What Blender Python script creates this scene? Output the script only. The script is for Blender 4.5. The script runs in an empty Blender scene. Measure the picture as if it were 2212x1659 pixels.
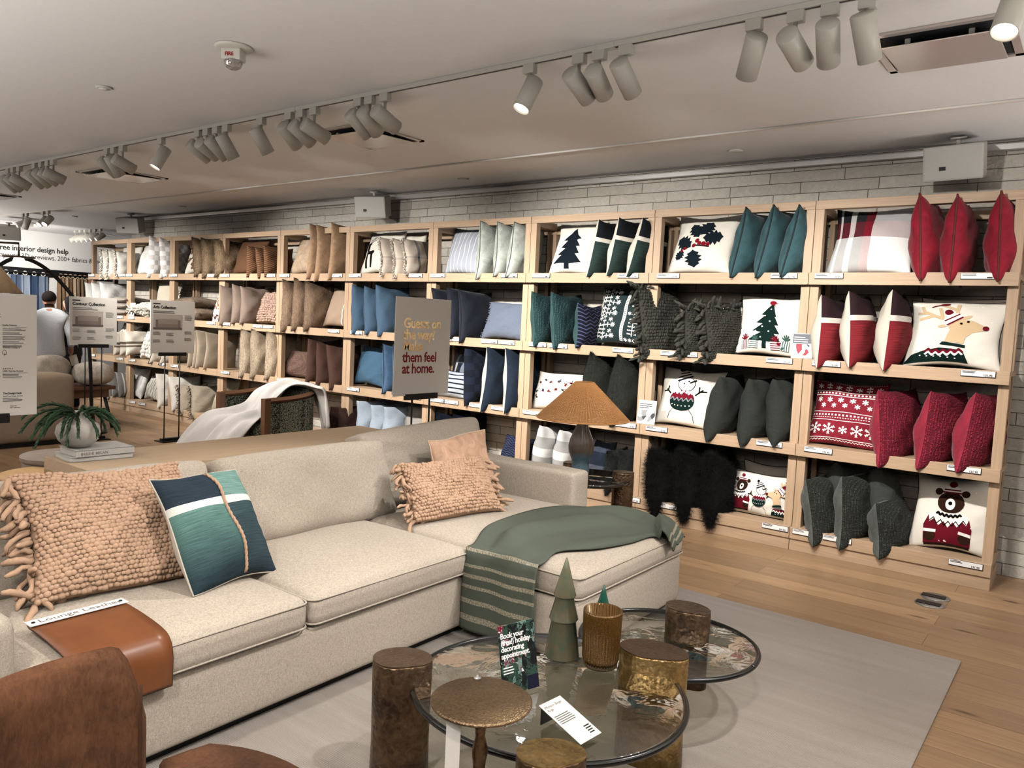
import bpy, bmesh, math, random
from mathutils import Vector, Matrix, Euler, noise
WORLD=.04                                    # soft light from the rest of the store
POWER={0:76,1:92,2:95,3:70,4:88,5:100}             # watts of each visible track head, by where it aims
# heads outside the frame: ((x,y), target, power, cone)
OFFSPOTS=[((-.7,2.2),(-2.7,1.6,.5),140,46),((-.4,3.43),(-2.6,3.2,.5),140,46),((-1.0,-.4),(-2.2,1.6,.2),105,50),((-.2,.6),(-1.0,2.6,.1),100,50),
 ((-1.2,2.7),(-2.75,3.7,.55),70,44),((.5,3.2),(-1.9,3.5,.25),120,44),
 ((-10.3,3.43),(-10.6,6.0,1.3),170,66),((-11.2,3.43),(-11.6,6.0,1.5),200,66),((-12.2,3.43),(-12.3,6.0,1.3),210,66)]
FILL_UPLIGHTS=[(-16.6,3.2),(-17,-1.2),(-13,-1.5),(-8.5,-1.5),(-4.5,-1.5),(-.5,-1.5),(3.2,1.5),(3.2,5)]; UPW=128
R_=math.radians
S=bpy.context.scene
# ---------------------------------------------------------------- camera
yaw,pitch,roll=R_(37.084),R_(4.401),R_(-2.716)
fv=Vector((-math.sin(yaw)*math.cos(pitch),math.cos(yaw)*math.cos(pitch),-math.sin(pitch)))
r0=Vector((math.cos(yaw),math.sin(yaw),0)); d0=fv.cross(r0)
rv=math.cos(roll)*r0+math.sin(roll)*d0; dv=-math.sin(roll)*r0+math.cos(roll)*d0
cd=bpy.data.cameras.new('camera'); cam=bpy.data.objects.new('camera',cd); S.collection.objects.link(cam)
cam.matrix_world=Matrix(((rv.x,-dv.x,-fv.x,0),(rv.y,-dv.y,-fv.y,0),(rv.z,-dv.z,-fv.z,1.59),(0,0,0,1)))
cd.sensor_width=36; cd.lens=36*1687.65/2212; cd.clip_start=.05; cd.clip_end=100
S.camera=cam
# ---------------------------------------------------------------- look, world
S.view_settings.view_transform='Standard'; S.view_settings.look='None'
S.view_settings.exposure=0.62; S.view_settings.gamma=1.0; S.view_settings.use_curve_mapping=False
S.cycles.max_bounces=6; S.cycles.diffuse_bounces=1; S.cycles.glossy_bounces=3; S.cycles.transmission_bounces=5
S.cycles.transparent_max_bounces=8; S.cycles.use_denoising=True; S.cycles.sample_clamp_indirect=6
S.cycles.caustics_reflective=False; S.cycles.caustics_refractive=False
W=bpy.data.worlds.new('store_ambient'); S.world=W; W.use_nodes=True
W.node_tree.nodes['Background'].inputs[0].default_value=(.92,.96,1.0,1)
W.node_tree.nodes['Background'].inputs[1].default_value=WORLD
def look(dirv): return Vector(dirv).to_track_quat('-Z','Y').to_euler()
# store spots on the tracks nearer the camera (their heads are above the frame)
def spot(loc,tgt,power,size=40,blend=.9,rad=.035,col=(1,.975,.945)):
    l=bpy.data.lights.new('spot_beam','SPOT'); l.energy=power; l.spot_size=R_(size); l.spot_blend=blend
    l.shadow_soft_size=rad; l.color=col
    o=bpy.data.objects.new('spot_beam',l); S.collection.objects.link(o); o.location=loc
    o.rotation_euler=look(Vector(tgt)-Vector(loc)); return o
for (lx,ly),t,p,sz in OFFSPOTS:
    spot((lx,ly,2.72),t,p,sz)
# unseen fill lamps added to brighten the ceiling, behind and beside the camera
for ux,uy in FILL_UPLIGHTS:
    l=bpy.data.lights.new('fill_uplight','AREA'); l.shape='RECTANGLE'; l.size=3.2; l.size_y=1.6; l.energy=UPW; l.color=(1.0,.945,.89)
    o=bpy.data.objects.new('fill_uplight',l); S.collection.objects.link(o); o.location=(ux,uy,.7)
    l.spread=R_(150); o.rotation_euler=look((0,0,1))
# ---------------------------------------------------------------- node helpers
DYE=[0.0]   # depth of the cloth dyes: deepens dark cloths more than pale ones
def lin(h):
    if isinstance(h,(tuple,list)): return tuple(h)[:3]+(1,)
    h=h.lstrip('#'); c=[int(h[i:i+2],16)/255 for i in (0,2,4)]; m_=.3*c[0]+.55*c[1]+.15*c[2]; c=[m_+(x-m_)*(.88-.2*DYE[0]) for x in c]
    c=[(x/12.92 if x<=.04045 else ((x+.055)/1.055)**2.4) for x in c]; k=max(.01,.2126*c[0]+.7152*c[1]+.0722*c[2])**DYE[0]
    return tuple(x*k for x in c)+(1,)
class G:
    def __init__(s,name):
        s.m=bpy.data.materials.new(name); s.m.use_nodes=True; s.t=s.m.node_tree
        s.b=s.t.nodes['Principled BSDF']; s.out=s.t.nodes['Material Output']; s._tc=None
    def n(s,typ,ins=None,**props):
        x=s.t.nodes.new(typ)
        for k,v in props.items(): setattr(x,k,v)
        for k,v in (ins or {}).items(): s.set(x.inputs[k],v)
        return x
    def set(s,inp,v):
        if isinstance(v,bpy.types.NodeSocket): s.t.links.new(v,inp)
        else:
            if inp.type=='RGBA' and not (isinstance(v,tuple) and len(v)==4): v=lin(v)
            inp.default_value=v
    def tc(s,o='Object'):
        if not s._tc: s._tc=s.t.nodes.new('ShaderNodeTexCoord')
        return s._tc.outputs[o]
    def math(s,op,a,b=0,c=None):
        x=s.n('ShaderNodeMath',operation=op); s.set(x.inputs[0],a); s.set(x.inputs[1],b)
        if c is not None: s.set(x.inputs[2],c)
        return x.outputs[0]
    def mp(s,v,scale=(1,1,1),loc=(0,0,0),rot=(0,0,0)):
        return s.n('ShaderNodeMapping',{0:v,1:loc,2:rot,3:scale}).outputs[0]
    def noise(s,v,scale,det=3,rough=.55,dist=0):
        return s.n('ShaderNodeTexNoise',{'Vector':v,'Scale':scale,'Detail':det,'Roughness':rough,'Distortion':dist}).outputs[0]
    def ramp(s,f,stops,interp='LINEAR'):
        x=s.n('ShaderNodeValToRGB',{0:f}); cr=x.color_ramp; cr.interpolation=interp
        while len(cr.elements)<len(stops): cr.elements.new(1)
        for e,(p,c) in zip(cr.elements,stops): e.position=p; e.color=lin(c)
        return x.outputs[0]
    def mix(s,f,a,b,mode='MIX'):
        x=s.n('ShaderNodeMix',data_type='RGBA',blend_type=mode)
        s.set(x.inputs[0],f); s.set(x.inputs[6],a); s.set(x.inputs[7],b); return x.outputs[2]
    def bump(s,h,strength=.3,dist=.01):
        o=s.n('ShaderNodeBump',{'Height':h,'Strength':strength,'Distance':dist}).outputs[0]
        s.set(s.b.inputs['Normal'],o); return o
    def fin(s,col=None,rough=.85,metal=0,spec=.3,sheen=0,**k):
        b=s.b
        if col is not None: s.set(b.inputs['Base Color'],col)
        s.set(b.inputs['Roughness'],rough); s.set(b.inputs['Metallic'],metal); s.set(b.inputs['Specular IOR Level'],spec)
        if sheen: s.set(b.inputs['Sheen Weight'],sheen); s.set(b.inputs['Sheen Roughness'],.4)
        for a,v in k.items(): s.set(b.inputs[a.replace('_',' ')],v)
        return s.m
MC={}
def plain(name,col,rough=.6,metal=0,spec=.4,**k):
    if name not in MC: MC[name]=G(name).fin(col,rough,metal,spec,**k)
    return MC[name]
def emit(name,col,st):
    g=G(name); return g.fin(col,.5,Emission_Color=lin(col),Emission_Strength=st)
def fabric(name,col,var=.16,scale=260,bump=.35,sheen=0,rough=.92,weave='noise',pat=None):
    """cloth: base colour (or a UV pattern), fibre variation, weave bump"""
    g=G(name); o=g.tc('Object')
    c=lin(col) if pat is None else pat(g)
    if weave=='velvet':
        f=g.noise(o,11,4,.62,1.2); fine=g.noise(o,300,2)
        c=g.mix(g.math('MULTIPLY',f,.55),c,g.mix(.5,c,(1,1,1)),'MIX') if False else c
        v=g.ramp(f,[(.32,(.76,)*3),(.68,(1.2,)*3)])
        c=g.mix(1,c,v,'MULTIPLY'); h=g.math('ADD',g.math('MULTIPLY',g.noise(o,14,4),1.0),g.math('MULTIPLY',fine,.08))
        g.bump(h,bump,.02)
    elif weave=='linen':
        a=g.noise(g.mp(o,(40,40,700)),1,2); b=g.noise(g.mp(o,(700,700,40)),1,2)
        h=g.math('ADD',a,b); v=g.ramp(g.math('MULTIPLY',h,.5),[(.35,(1-var,)*3),(.65,(1+var,)*3)])
        c=g.mix(1,c,v,'MULTIPLY'); g.bump(g.math('ADD',h,g.math('MULTIPLY',g.noise(g.mp(o,(1,1,2.2)),7,3,.5,1.5),6)),bump,.008)
    elif weave=='chenille':
        a=g.noise(g.mp(o,(110,110,330)),1,3,.6,1.2); b=g.noise(g.mp(o,(300,300,70)),1,3,.6,1)
        h=g.math('ADD',a,g.math('MULTIPLY',b,.8)); v=g.ramp(g.math('MULTIPLY',h,.556),[(.38,(1-var,)*3),(.64,(1+var,)*3)])
        c=g.mix(1,c,v,'MULTIPLY'); g.bump(h,bump,.003)
    elif weave=='rib':
        a=g.n('ShaderNodeTexWave',{'Vector':o,'Scale':scale,'Distortion':6,'Detail':3,'Detail Scale':1.6},bands_direction='Z').outputs[0]
        v=g.ramp(a,[(.2,(1-var*1.6,)*3),(.8,(1+var,)*3)]); c=g.mix(1,c,v,'MULTIPLY'); g.bump(a,bump,.008)
    elif weave=='bead':
        x=g.n('ShaderNodeTexVoronoi',{'Vector':g.mp(o,(1,1,1.5)),'Scale':scale,'Randomness':.35}); d=x.outputs[0]
        v=g.ramp(d,[(.15,(1+var*8,)*3),(.26,(1+var*.5,)*3),(.5,(1-var*1.2,)*3)]); c=g.mix(1,c,v,'MULTIPLY')
        g.bump(g.math('SUBTRACT',1,d),bump,.01)
    elif weave=='fur':
        a=g.noise(g.mp(o,(1,1,.35)),90,4,.7,.6); b=g.noise(o,9,3)
        h=g.math('ADD',a,b); v=g.ramp(g.math('MULTIPLY',h,.5),[(.33,(1-var*1.7,)*3),(.67,(1+var,)*3)])
        c=g.mix(1,c,v,'MULTIPLY'); g.bump(h,bump,.02)
    else:
        f=g.noise(o,scale,3,.6); f2=g.noise(o,6,3)
        v=g.ramp(g.math('ADD',g.math('MULTIPLY',f,.7),g.math('MULTIPLY',f2,.3)),[(.3,(1-var,)*3),(.7,(1+var,)*3)])
        c=g.mix(1,c,v,'MULTIPLY'); g.bump(g.math('ADD',f,g.math('MULTIPLY',f2,2)),bump,.004)
    return g.fin(c,rough,0,.25,sheen)
# UV patterns (u across, v up)
def uvs(g):
    x=g.n('ShaderNodeSeparateXYZ',{0:g.tc('UV')}); return x.outputs[0],x.outputs[1]
def P_str(axis,stops):
    return lambda g:g.ramp(uvs(g)[axis],stops,'CONSTANT')
def P_rep(axis,n,stops):
    return lambda g:g.ramp(g.math('FRACT',g.math('MULTIPLY',uvs(g)[axis],n)),stops,'CONSTANT')
def P_plaid(su,sv,fac=.5,mode='MIX'):
    def f(g):
        u,v=uvs(g); return g.mix(fac,g.ramp(u,su,'CONSTANT'),g.ramp(v,sv,'CONSTANT'),mode)
    return f
def P_check(n,a,b,m=1):
    return lambda g:g.n('ShaderNodeTexChecker',{'Vector':g.mp(g.tc('UV'),(1,m,1)),'Color1':lin(a),'Color2':lin(b),'Scale':n}).outputs[0]
def P_zig(n,rows,amp,a,b,duty=.5):
    def f(g):
        u,v=uvs(g); z=g.math('PINGPONG',g.math('MULTIPLY',u,n),1)
        q=g.math('FRACT',g.math('MULTIPLY',g.math('ADD',v,g.math('MULTIPLY',z,amp)),rows))
        return g.ramp(q,[(0,a),(duty,b)],'CONSTANT')
    return f
def P_blocks(cols_top,cols_bot,split,band,bandw=.07):
    """woven blocks: split line in v with a pale band, vertical braid"""
    def f(g):
        u,v=uvs(g); top=g.ramp(u,cols_top,'CONSTANT'); bot=g.ramp(u,cols_bot,'CONSTANT')
        hv=g.noise(g.mp(g.tc('UV'),(3,120,1)),1,2)
        bot=g.mix(1,bot,g.ramp(hv,[(.35,(.6,)*3),(.65,(1.5,)*3)]),'MULTIPLY')
        c=g.mix(g.math('GREATER_THAN',v,split),bot,top)
        c=g.mix(g.math('LESS_THAN',g.math('ABSOLUTE',g.math('SUBTRACT',v,split)),bandw/2),c,lin(band)); return c
    return f
# ---------------------------------------------------------------- mesh helpers
def mesh(name,bm,mats,smooth=True):
    me=bpy.data.meshes.new(name); bm.to_mesh(me); bm.free()
    for m in (mats if isinstance(mats,(list,tuple)) else [mats]): me.materials.append(m)
    if smooth: me.polygons.foreach_set('use_smooth',[True]*len(me.polygons))
    return me
def obj(name,me,parent=None,mat=None,mw=None):
    if isinstance(me,bmesh.types.BMesh): me=mesh(name,me,mat)
    o=bpy.data.objects.new(name,me); S.collection.objects.link(o)
    if parent is not None: o.parent=parent
    if mw is not None: o.matrix_basis=mw if isinstance(mw,Matrix) else Matrix.Translation(mw)
    return o
def tag(o,label,cat,group=None,kind=None):
    o['label']=label; o['category']=cat
    if group: o['group']=group
    if kind: o['kind']=kind
    return o
def thing(name,label,cat,mw=(0,0,0),group=None):
    o=bpy.data.objects.new(name,None); o.empty_display_size=.05; S.collection.objects.link(o)
    o.matrix_basis=mw if isinstance(mw,Matrix) else Matrix.Translation(mw)
    return tag(o,label,cat,group)
def struct(name,bm,mat,smooth=False):
    o=obj(name,mesh(name,bm,mat,smooth)); o['kind']='structure'; return o
def box(bm,x0,x1,y0,y1,z0,z1,bev=0):
    r=bmesh.ops.create_cube(bm,size=1); vs=r['verts']
    for v in vs: v.co=Vector(((x0+x1)/2+v.co.x*(x1-x0),(y0+y1)/2+v.co.y*(y1-y0),(z0+z1)/2+v.co.z*(z1-z0)))
    if bev:
        es=list({e for v in vs for e in v.link_edges})
        bmesh.ops.bevel(bm,geom=es,offset=bev,segments=2,profile=.6,affect='EDGES')
    return bm
def bx(*a,**k):
    bm=bmesh.new(); box(bm,*a,**k); return bm
def B(name,mat,parent,*a,bev=.003,mw=None,smooth=False):
    return obj(name,mesh(name,bx(*a,bev=bev),mat,smooth),parent,mw=mw)
def tube(bm,pts,rad,seg=8,closed=False,caps=True,flat=1.0):
    pts=[Vector(p) for p in pts]; n=len(pts); rings=[]
    rads=rad if isinstance(rad,(list,tuple)) else [rad]*n
    up=Vector((0,0,1)); prev=None
    for i,p in enumerate(pts):
        a=pts[(i-1)%n] if (closed or i>0) else p; b=pts[(i+1)%n] if (closed or i<n-1) else p
        t=(b-a).normalized() if (b-a).length>1e-9 else up
        if prev is None:
            ref=up if abs(t.dot(up))<.95 else Vector((1,0,0)); s=t.cross(ref).normalized()
        else:
            s=(prev-t*prev.dot(t)); s=s.normalized() if s.length>1e-6 else t.orthogonal().normalized()
        prev=s; q=t.cross(s)
        rings.append([bm.verts.new(p+(s*math.cos(k*2*math.pi/seg)+q*math.sin(k*2*math.pi/seg)*flat)*rads[i]) for k in range(seg)])
    for i in range(n if closed else n-1):
        A,Bq=rings[i],rings[(i+1)%n]
        for k in range(seg): bm.faces.new((A[k],A[(k+1)%seg],Bq[(k+1)%seg],Bq[k]))
    if caps and not closed:
        bm.faces.new(rings[0][::-1]); bm.faces.new(rings[-1])
    return bm
def TB(name,mat,parent,pts,rad,seg=8,closed=False,mw=None):
    bm=bmesh.new(); tube(bm,pts,rad,seg,closed); return obj(name,mesh(name,bm,mat),parent,mw=mw)
def lathe(bm,prof,seg=32,fn=None):
    rings=[]
    for r,z in prof:
        rings.append([bm.verts.new((r*math.cos(k*2*math.pi/seg)*(fn(k*2*math.pi/seg) if fn else 1),r*math.sin(k*2*math.pi/seg)*(fn(k*2*math.pi/seg) if fn else 1),z)) for k in range(seg)] if r>1e-6 else [bm.verts.new((0,0,z))])
    for A,Bq in zip(rings,rings[1:]):
        for k in range(seg):
            a=A[k%len(A)],A[(k+1)%len(A)]; b=Bq[k%len(Bq)],Bq[(k+1)%len(Bq)]
            f=[a[0],a[1],b[1],b[0]]; g=[]
            for v in f:
                if v not in g: g.append(v)
            if len(g)>2: bm.faces.new(g)
    return bm
def LT(name,mat,parent,prof,seg=32,mw=None,fn=None,smooth=True):
    bm=bmesh.new(); lathe(bm,prof,seg,fn); bmesh.ops.recalc_face_normals(bm,faces=bm.faces)
    return obj(name,mesh(name,bm,mat,smooth),parent,mw=mw)
def prism(bm,poly,z0,z1):
    a=[bm.verts.new((x,y,z0)) for x,y in poly]; b=[bm.verts.new((x,y,z1)) for x,y in poly]; n=len(poly)
    bm.faces.new(a[::-1]); bm.faces.new(b)
    for i in range(n): bm.faces.new((a[i],a[(i+1)%n],b[(i+1)%n],b[i]))
    return bm
def smoothpath(cp,n):
    """Catmull-Rom through control points"""
    cp=[Vector(c) for c in cp]; out=[]; m=len(cp)-1
    for i in range(n):
        t=i/(n-1)*m; k=min(int(t),m-1); f=t-k
        p0=cp[max(k-1,0)]; p1=cp[k]; p2=cp[k+1]; p3=cp[min(k+2,m)]
        out.append(.5*((2*p1)+(p2-p0)*f+(2*p0-5*p1+4*p2-p3)*f*f+(3*p1-p0-3*p2+p3)*f**3))
    return out
TM={}
def text(body,size,bold=0,align='LEFT',shear=0,space=1.0,line=1.0):
    k=(body,size,bold,align,shear,space,line)
    if k in TM: return TM[k]
    c=bpy.data.curves.new('lettering','FONT'); c.body=body; c.size=size; c.offset=bold; c.align_x=align; c.shear=shear
    c.space_character=space; c.space_line=line; c.resolution_u=2; c.extrude=0; c.fill_mode='FRONT'
    o=bpy.data.objects.new('lettering',c); S.collection.objects.link(o)
    dg=bpy.context.evaluated_depsgraph_get(); me=bpy.data.meshes.new_from_object(o.evaluated_get(dg))
    bpy.data.objects.remove(o); me.transform(Matrix.Rotation(math.pi/2,4,'X')); TM[k]=me
    return me
def letter(name,body,size,mat,parent,x,z,y,**k):
    me=text(body,size,**k).copy(); me.materials.clear(); me.materials.append(mat)
    return obj(name,me,parent,mw=(x,y,z))
def at(loc,rz=0,lean=0,roll=0):
    return Matrix.Translation(loc)@Matrix.Rotation(rz,4,'Z')@Matrix.Rotation(-lean,4,'X')@Matrix.Rotation(roll,4,'Y')
# ---------------------------------------------------------------- shared materials
def oak(name,axis,c1='#c0a080',c2='#a18262'):
    g=G(name); o=g.tc('Object'); s=[26,26,26]; s['xyz'.index(axis)]=1.3
    a=g.noise(g.mp(o,tuple(s)),1,5,.6,.6); s2=[150,150,150]; s2['xyz'.index(axis)]=4
    b=g.noise(g.mp(o,tuple(s2)),1,2); oi=g.n('ShaderNodeObjectInfo').outputs['Random']
    c=g.mix(g.math('ADD',g.math('MULTIPLY',a,.8),g.math('MULTIPLY',oi,.15)),c1,c2)
    c=g.mix(1,c,g.ramp(b,[(.3,(.86,)*3),(.7,(1.07,)*3)]),'MULTIPLY'); g.bump(b,.12,.002)
    return g.fin(c,.5,0,.35)
OX,OY,OZ=oak('oak_lengthwise','x'),oak('oak_crosswise','y'),oak('oak_upright','z')
BLK=plain('black_metal','#111112',.45,.3); WHT=plain('white_paint','#d9d3c8',.45); PAPER=plain('white_card','#dcd6cc',.6)
INK=plain('ink','#15130f',.7); GREYINK=plain('grey_ink','#6b6762',.8)
# ================================================================ the room
CZ=2.999
def floor_mat():
    g=G('oak_plank_floor'); o=g.tc('Object')
    w=g.n('ShaderNodeTexNoise',{'Vector':g.mp(o,(.0,5.3,1)),'Scale':1.0}).outputs[0]
    br=g.n('ShaderNodeTexBrick',{'Vector':g.mp(o,(1,1,1)),'Color1':(0.0,0,0,1),'Color2':(1,1,1,1),'Mortar':(0,0,0,1),'Scale':1,'Mortar Size':.0016,'Bias':0,'Brick Width':1.75,'Row Height':.19},offset=.37,squash=1)
    tone=g.n('ShaderNodeSeparateColor',{0:br.outputs[0]}).outputs[0]
    off=g.n('ShaderNodeCombineXYZ',{0:g.math('MULTIPLY',tone,17),1:g.math('MULTIPLY',tone,9)}).outputs[0]
    p=g.n('ShaderNodeVectorMath',{0:o,1:off},operation='ADD').outputs[0]
    a=g.noise(g.mp(p,(1.1,13,1)),1,5,.62,1.2); b=g.noise(g.mp(p,(3,110,1)),1,2)
    c=g.mix(a,'#ad8b66','#7f5d3e'); c=g.mix(1,c,g.ramp(tone,[(0,(.78,)*3),(1,(1.2,)*3)]),'MULTIPLY')
    c=g.mix(1,c,g.ramp(b,[(.3,(.85,)*3),(.7,(1.1,)*3)]),'MULTIPLY')
    kn=g.n('ShaderNodeTexVoronoi',{'Vector':g.mp(p,(1.0,3.6,1)),'Scale':1.7,'Randomness':1}).outputs[0]
    c=g.mix(g.ramp(kn,[(.04,(.9,)*3),(.13,(0,)*3)]),c,'#3c2614')
    c=g.mix(g.math('MULTIPLY',br.outputs[1],.7),c,'#3a2515'); g.bump(g.math('SUBTRACT',b,g.math('MULTIPLY',br.outputs[1],3)),.12,.002)
    return g.fin(c,.42,0,.4)
def brick_mat():
    g=G('split_face_stone'); o=g.tc('Object'); v=g.n('ShaderNodeSeparateXYZ',{0:o})
    p=g.n('ShaderNodeCombineXYZ',{0:v.outputs[0],1:v.outputs[2]}).outputs[0]
    def br(w,off):
        return g.n('ShaderNodeTexBrick',{'Vector':g.mp(p,(1,1,1),(.3,off,0)),'Color1':lin('#c9c0b2'),'Color2':lin('#b5ab9c'),'Mortar':lin('#6a6156'),'Scale':1,'Mortar Size':.0032,'Mortar Smooth':.1,'Brick Width':w,'Row Height':.088},offset=.43,squash=.62,squash_frequency=3)
    x=br(.58,0); n1=g.noise(o,22,5,.65,.8); n2=g.noise(o,4,2)
    c=g.mix(1,x.outputs[0],g.ramp(n1,[(.3,(.86,)*3),(.7,(1.08,)*3)]),'MULTIPLY')
    g.bump(g.math('SUBTRACT',g.math('ADD',n1,g.math('MULTIPLY',n2,1.5)),g.math('MULTIPLY',x.outputs[1],2.2)),.55,.02)
    return g.fin(c,.9,0,.2)
struct('floor',bx(-19,4,-4,12,-.1,0),floor_mat())
ceil_m=fabric('ceiling_paint','#ece7e4',.02,30,.03,0,.8)
struct('ceiling',bx(-19,4,-4,12,CZ,CZ+.1),ceil_m)
struct('wall_back',bx(-12.62,4,6.37,6.55,0,CZ),brick_mat())
wp=plain('wall_paint','#dcd8d2',.85)
struct('wall_left',bx(-17.6,-17.42,-4,12,0,CZ),wp)
struct('wall_far',bx(-17.42,-12.62,11.8,12,0,CZ),wp)
struct('trim_1',bx(-12.6,4,6.285,6.335,2.925,2.965,bev=.004),plain('brushed_rail','#b9b6b2',.35,.6))
struct('trim_2',bx(-17.4,4,5.315,5.345,CZ-.014,CZ-.0005,bev=.003),plain('reveal_trim','#ded6cb',.6))
struct('trim_3',bx(-.2,-.02,6.22,6.334,0,2.6,bev=.004),plain('pilaster_paint','#cfc8bd',.8))
# sign on the far wall
sr=thing('wall_sign','black lettering offering interior design help high on the white far wall','sign',at((-17.415,4.9,2.3),R_(90)))
def fitline(nm,body,seen,y0,y1,z0,z1,h,bold):
    """line of wall lettering whose part 'seen' spans y0..y1"""
    me=text(body,1,bold=bold,space=.96); full=max(v.co.x for v in me.vertices); w1=max(v.co.x for v in text(seen,1,bold=bold,space=.96).vertices)
    k=(y1-y0)/w1; pre=body.index(seen); off=max((v.co.x for v in text(body[:pre],1,bold=bold,space=.96).vertices),default=0) if pre else 0
    o=letter(nm,body,1,INK,sr,0,0,0,bold=bold,space=.96); sh=math.atan2(z1-z0,y1-y0)
    o.matrix_basis=Matrix.Translation((y0-4.9-off*k,-.004,z0-2.3))@Matrix.Rotation(-sh,4,'Y')@Matrix.Diagonal((k,1,h/.73,1))
fitline('headline','Free interior design help','ree interior design help',6.19,7.469,2.572,2.597,.108,.02)
fitline('subline','layouts, 3D previews, 200+ fabrics & more','ayouts, 3D previews, 200+ fabrics & m',6.19,8.07,2.432,2.454,.102,.0)
# ================================================================ shelving bays
XS=[-13.001,-11.798,-10.579,-9.342,-8.104,-6.844,-5.573,-4.338,-3.07,-1.774,-.474]
LZ={1:2.065,2:1.435,3:.802,4:.177}; FY=5.87; BY=6.33
bay_words=['cream fringed cushions, far left end of the wall','white checked cushions, second from the far left end','brown patchy fur cushions beside the white checked ones','rust zigzag cushions below the stone wall','tan suede cushions rising above the top rail','deer silhouette cushion and blue linen cushions','pale sage velvet cushions, behind the guests sign','dark pine tree cushion and folk pattern cushion','holly cushion, behind the rattan lamp','red plaid and red velvet cushions at its right end']
for k in range(10):
    a,b=XS[k]+.002,XS[k+1]-.002
    t=thing('shelf_unit','oak shelving bay holding '+bay_words[k],'shelf',(a,FY,0),'oak shelving bays along the stone wall')
    w=b-a
    for r,z in LZ.items():
        bm=bx(0,w,0,.028,z-.087,z,bev=.003); box(bm,.002,w-.002,.028,BY-FY,z-.034,z-.004)
        obj('ledge',mesh('ledge',bm,OX,False),t)
    for px in (0.0,w-.062):
        for py in (.05,.395):
            B('upright',OZ,t,px+(.012 if py>.1 else 0),px+.062-(.012 if py>.1 else 0),py,py+.062,.1,2.53)
    B('top_rail',OX,t,0,w,.045,.115,2.525,2.588); B('rear_rail',OX,t,.0,w,.40,.452,2.46,2.52)
    for px in (0.008,w-.052): B('side_rail',OY,t,px,px+.044,.115,.40,2.5,2.56)
    for z in (1.72,1.09,.45): B('rear_rail',OX,t,.06,w-.06,.425,.452,z,z+.05) if k%3==9 else None
    B('plinth',OX,t,.0,w,.012,.44,0,.09)
# ================================================================ pillows
def psurf(w,h,t,p=.11,seed=0,wr=1.0,slump=.12):
    rr=random.Random(seed); ph=[rr.uniform(0,6.28) for _ in range(8)]
    def P(u,v,side,off=0):
        x=w/2*u*(1-p*(1-v*v)*abs(u)**1.5); z=h/2*v*(1-p*(1-u*u)*abs(v)**1.5)
        x+=.006*wr*math.sin(3*v+ph[0])*abs(u); z+=.006*wr*math.sin(3.2*u+ph[1])*abs(v)
        pr=(max(0,(1-u*u)*(1-v*v)))**.44; e=max(abs(u),abs(v))
        th=t/2*pr*(1-slump*v)
        th+=wr*t*.035*pr*(math.sin(5*u+4*v+ph[2]+side)+math.sin(7*v-6*u+ph[3])+ .8*e*math.sin(16*u*v+9*v+ph[4]))
        return Vector((x,-side*(th+off),z+h/2))
    return P
def pillow_mesh(name,P,n,mats):
    bm=bmesh.new(); uv=bm.loops.layers.uv.new('UVMap')
    q=[math.sin(math.pi/2*(-1+2*i/n)) for i in range(n+1)]
    F={};K={}
    for i,u in enumerate(q):
        for j,v in enumerate(q):
            F[i,j]=bm.verts.new(P(u,v,1)); edge=i in(0,n) or j in (0,n)
            K[i,j]=F[i,j] if edge else bm.verts.new(P(u,v,-1))
    for i in range(n):
        for j in range(n):
            for D,mi in ((F,0),(K,1)):
                ids=[(i,j),(i+1,j),(i+1,j+1),(i,j+1)]
                if mi: ids=ids[::-1]
                f=bm.faces.new([D[x] for x in ids]); f.material_index=min(mi,len(mats)-1); f.smooth=True
                for l,(a,b) in zip(f.loops,ids): l[uv].uv=((q[a]+1)/2,(q[b]+1)/2)
    return mesh(name,bm,mats)
def rim(P,n=24,off=0):
    s=[-1+2*i/n for i in range(n)]
    return [P(x,-1,1) for x in s]+[P(1,x,1) for x in s]+[P(-x,1,1) for x in s]+[P(-1,-x,1) for x in s]
def piping_mesh(P,rad,mat):
    bm=bmesh.new(); tube(bm,rim(P),rad,6,True); return mesh('piping',bm,mat)
def applique_mesh(P,polys,mat,layer,name='applique'):
    """flat cloth shapes in pillow coordinates (-1..1) laid on the front face"""
    bm=bmesh.new()
    for poly in polys:
        try: bm.faces.new([bm.verts.new((x,y,0)) for x,y in poly])
        except Exception: pass
    bmesh.ops.triangulate(bm,faces=bm.faces[:])
    for ax in (0,1):
        for k in range(-6,7):
            no=(1,0,0) if ax==0 else (0,1,0); co=(k*.15,0,0) if ax==0 else (0,k*.15,0)
            bmesh.ops.bisect_plane(bm,geom=bm.verts[:]+bm.edges[:]+bm.faces[:],plane_co=co,plane_no=no,dist=1e-5)
    for v in bm.verts: v.co=P(max(-.985,min(.985,v.co.x)),max(-.985,min(.985,v.co.y)),1,.0026+.0011*layer)
    bmesh.ops.recalc_face_normals(bm,faces=bm.faces)
    if sum(f.normal.y for f in bm.faces)>0: bmesh.ops.reverse_faces(bm,faces=bm.faces[:])
    return mesh(name,bm,mat)
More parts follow.
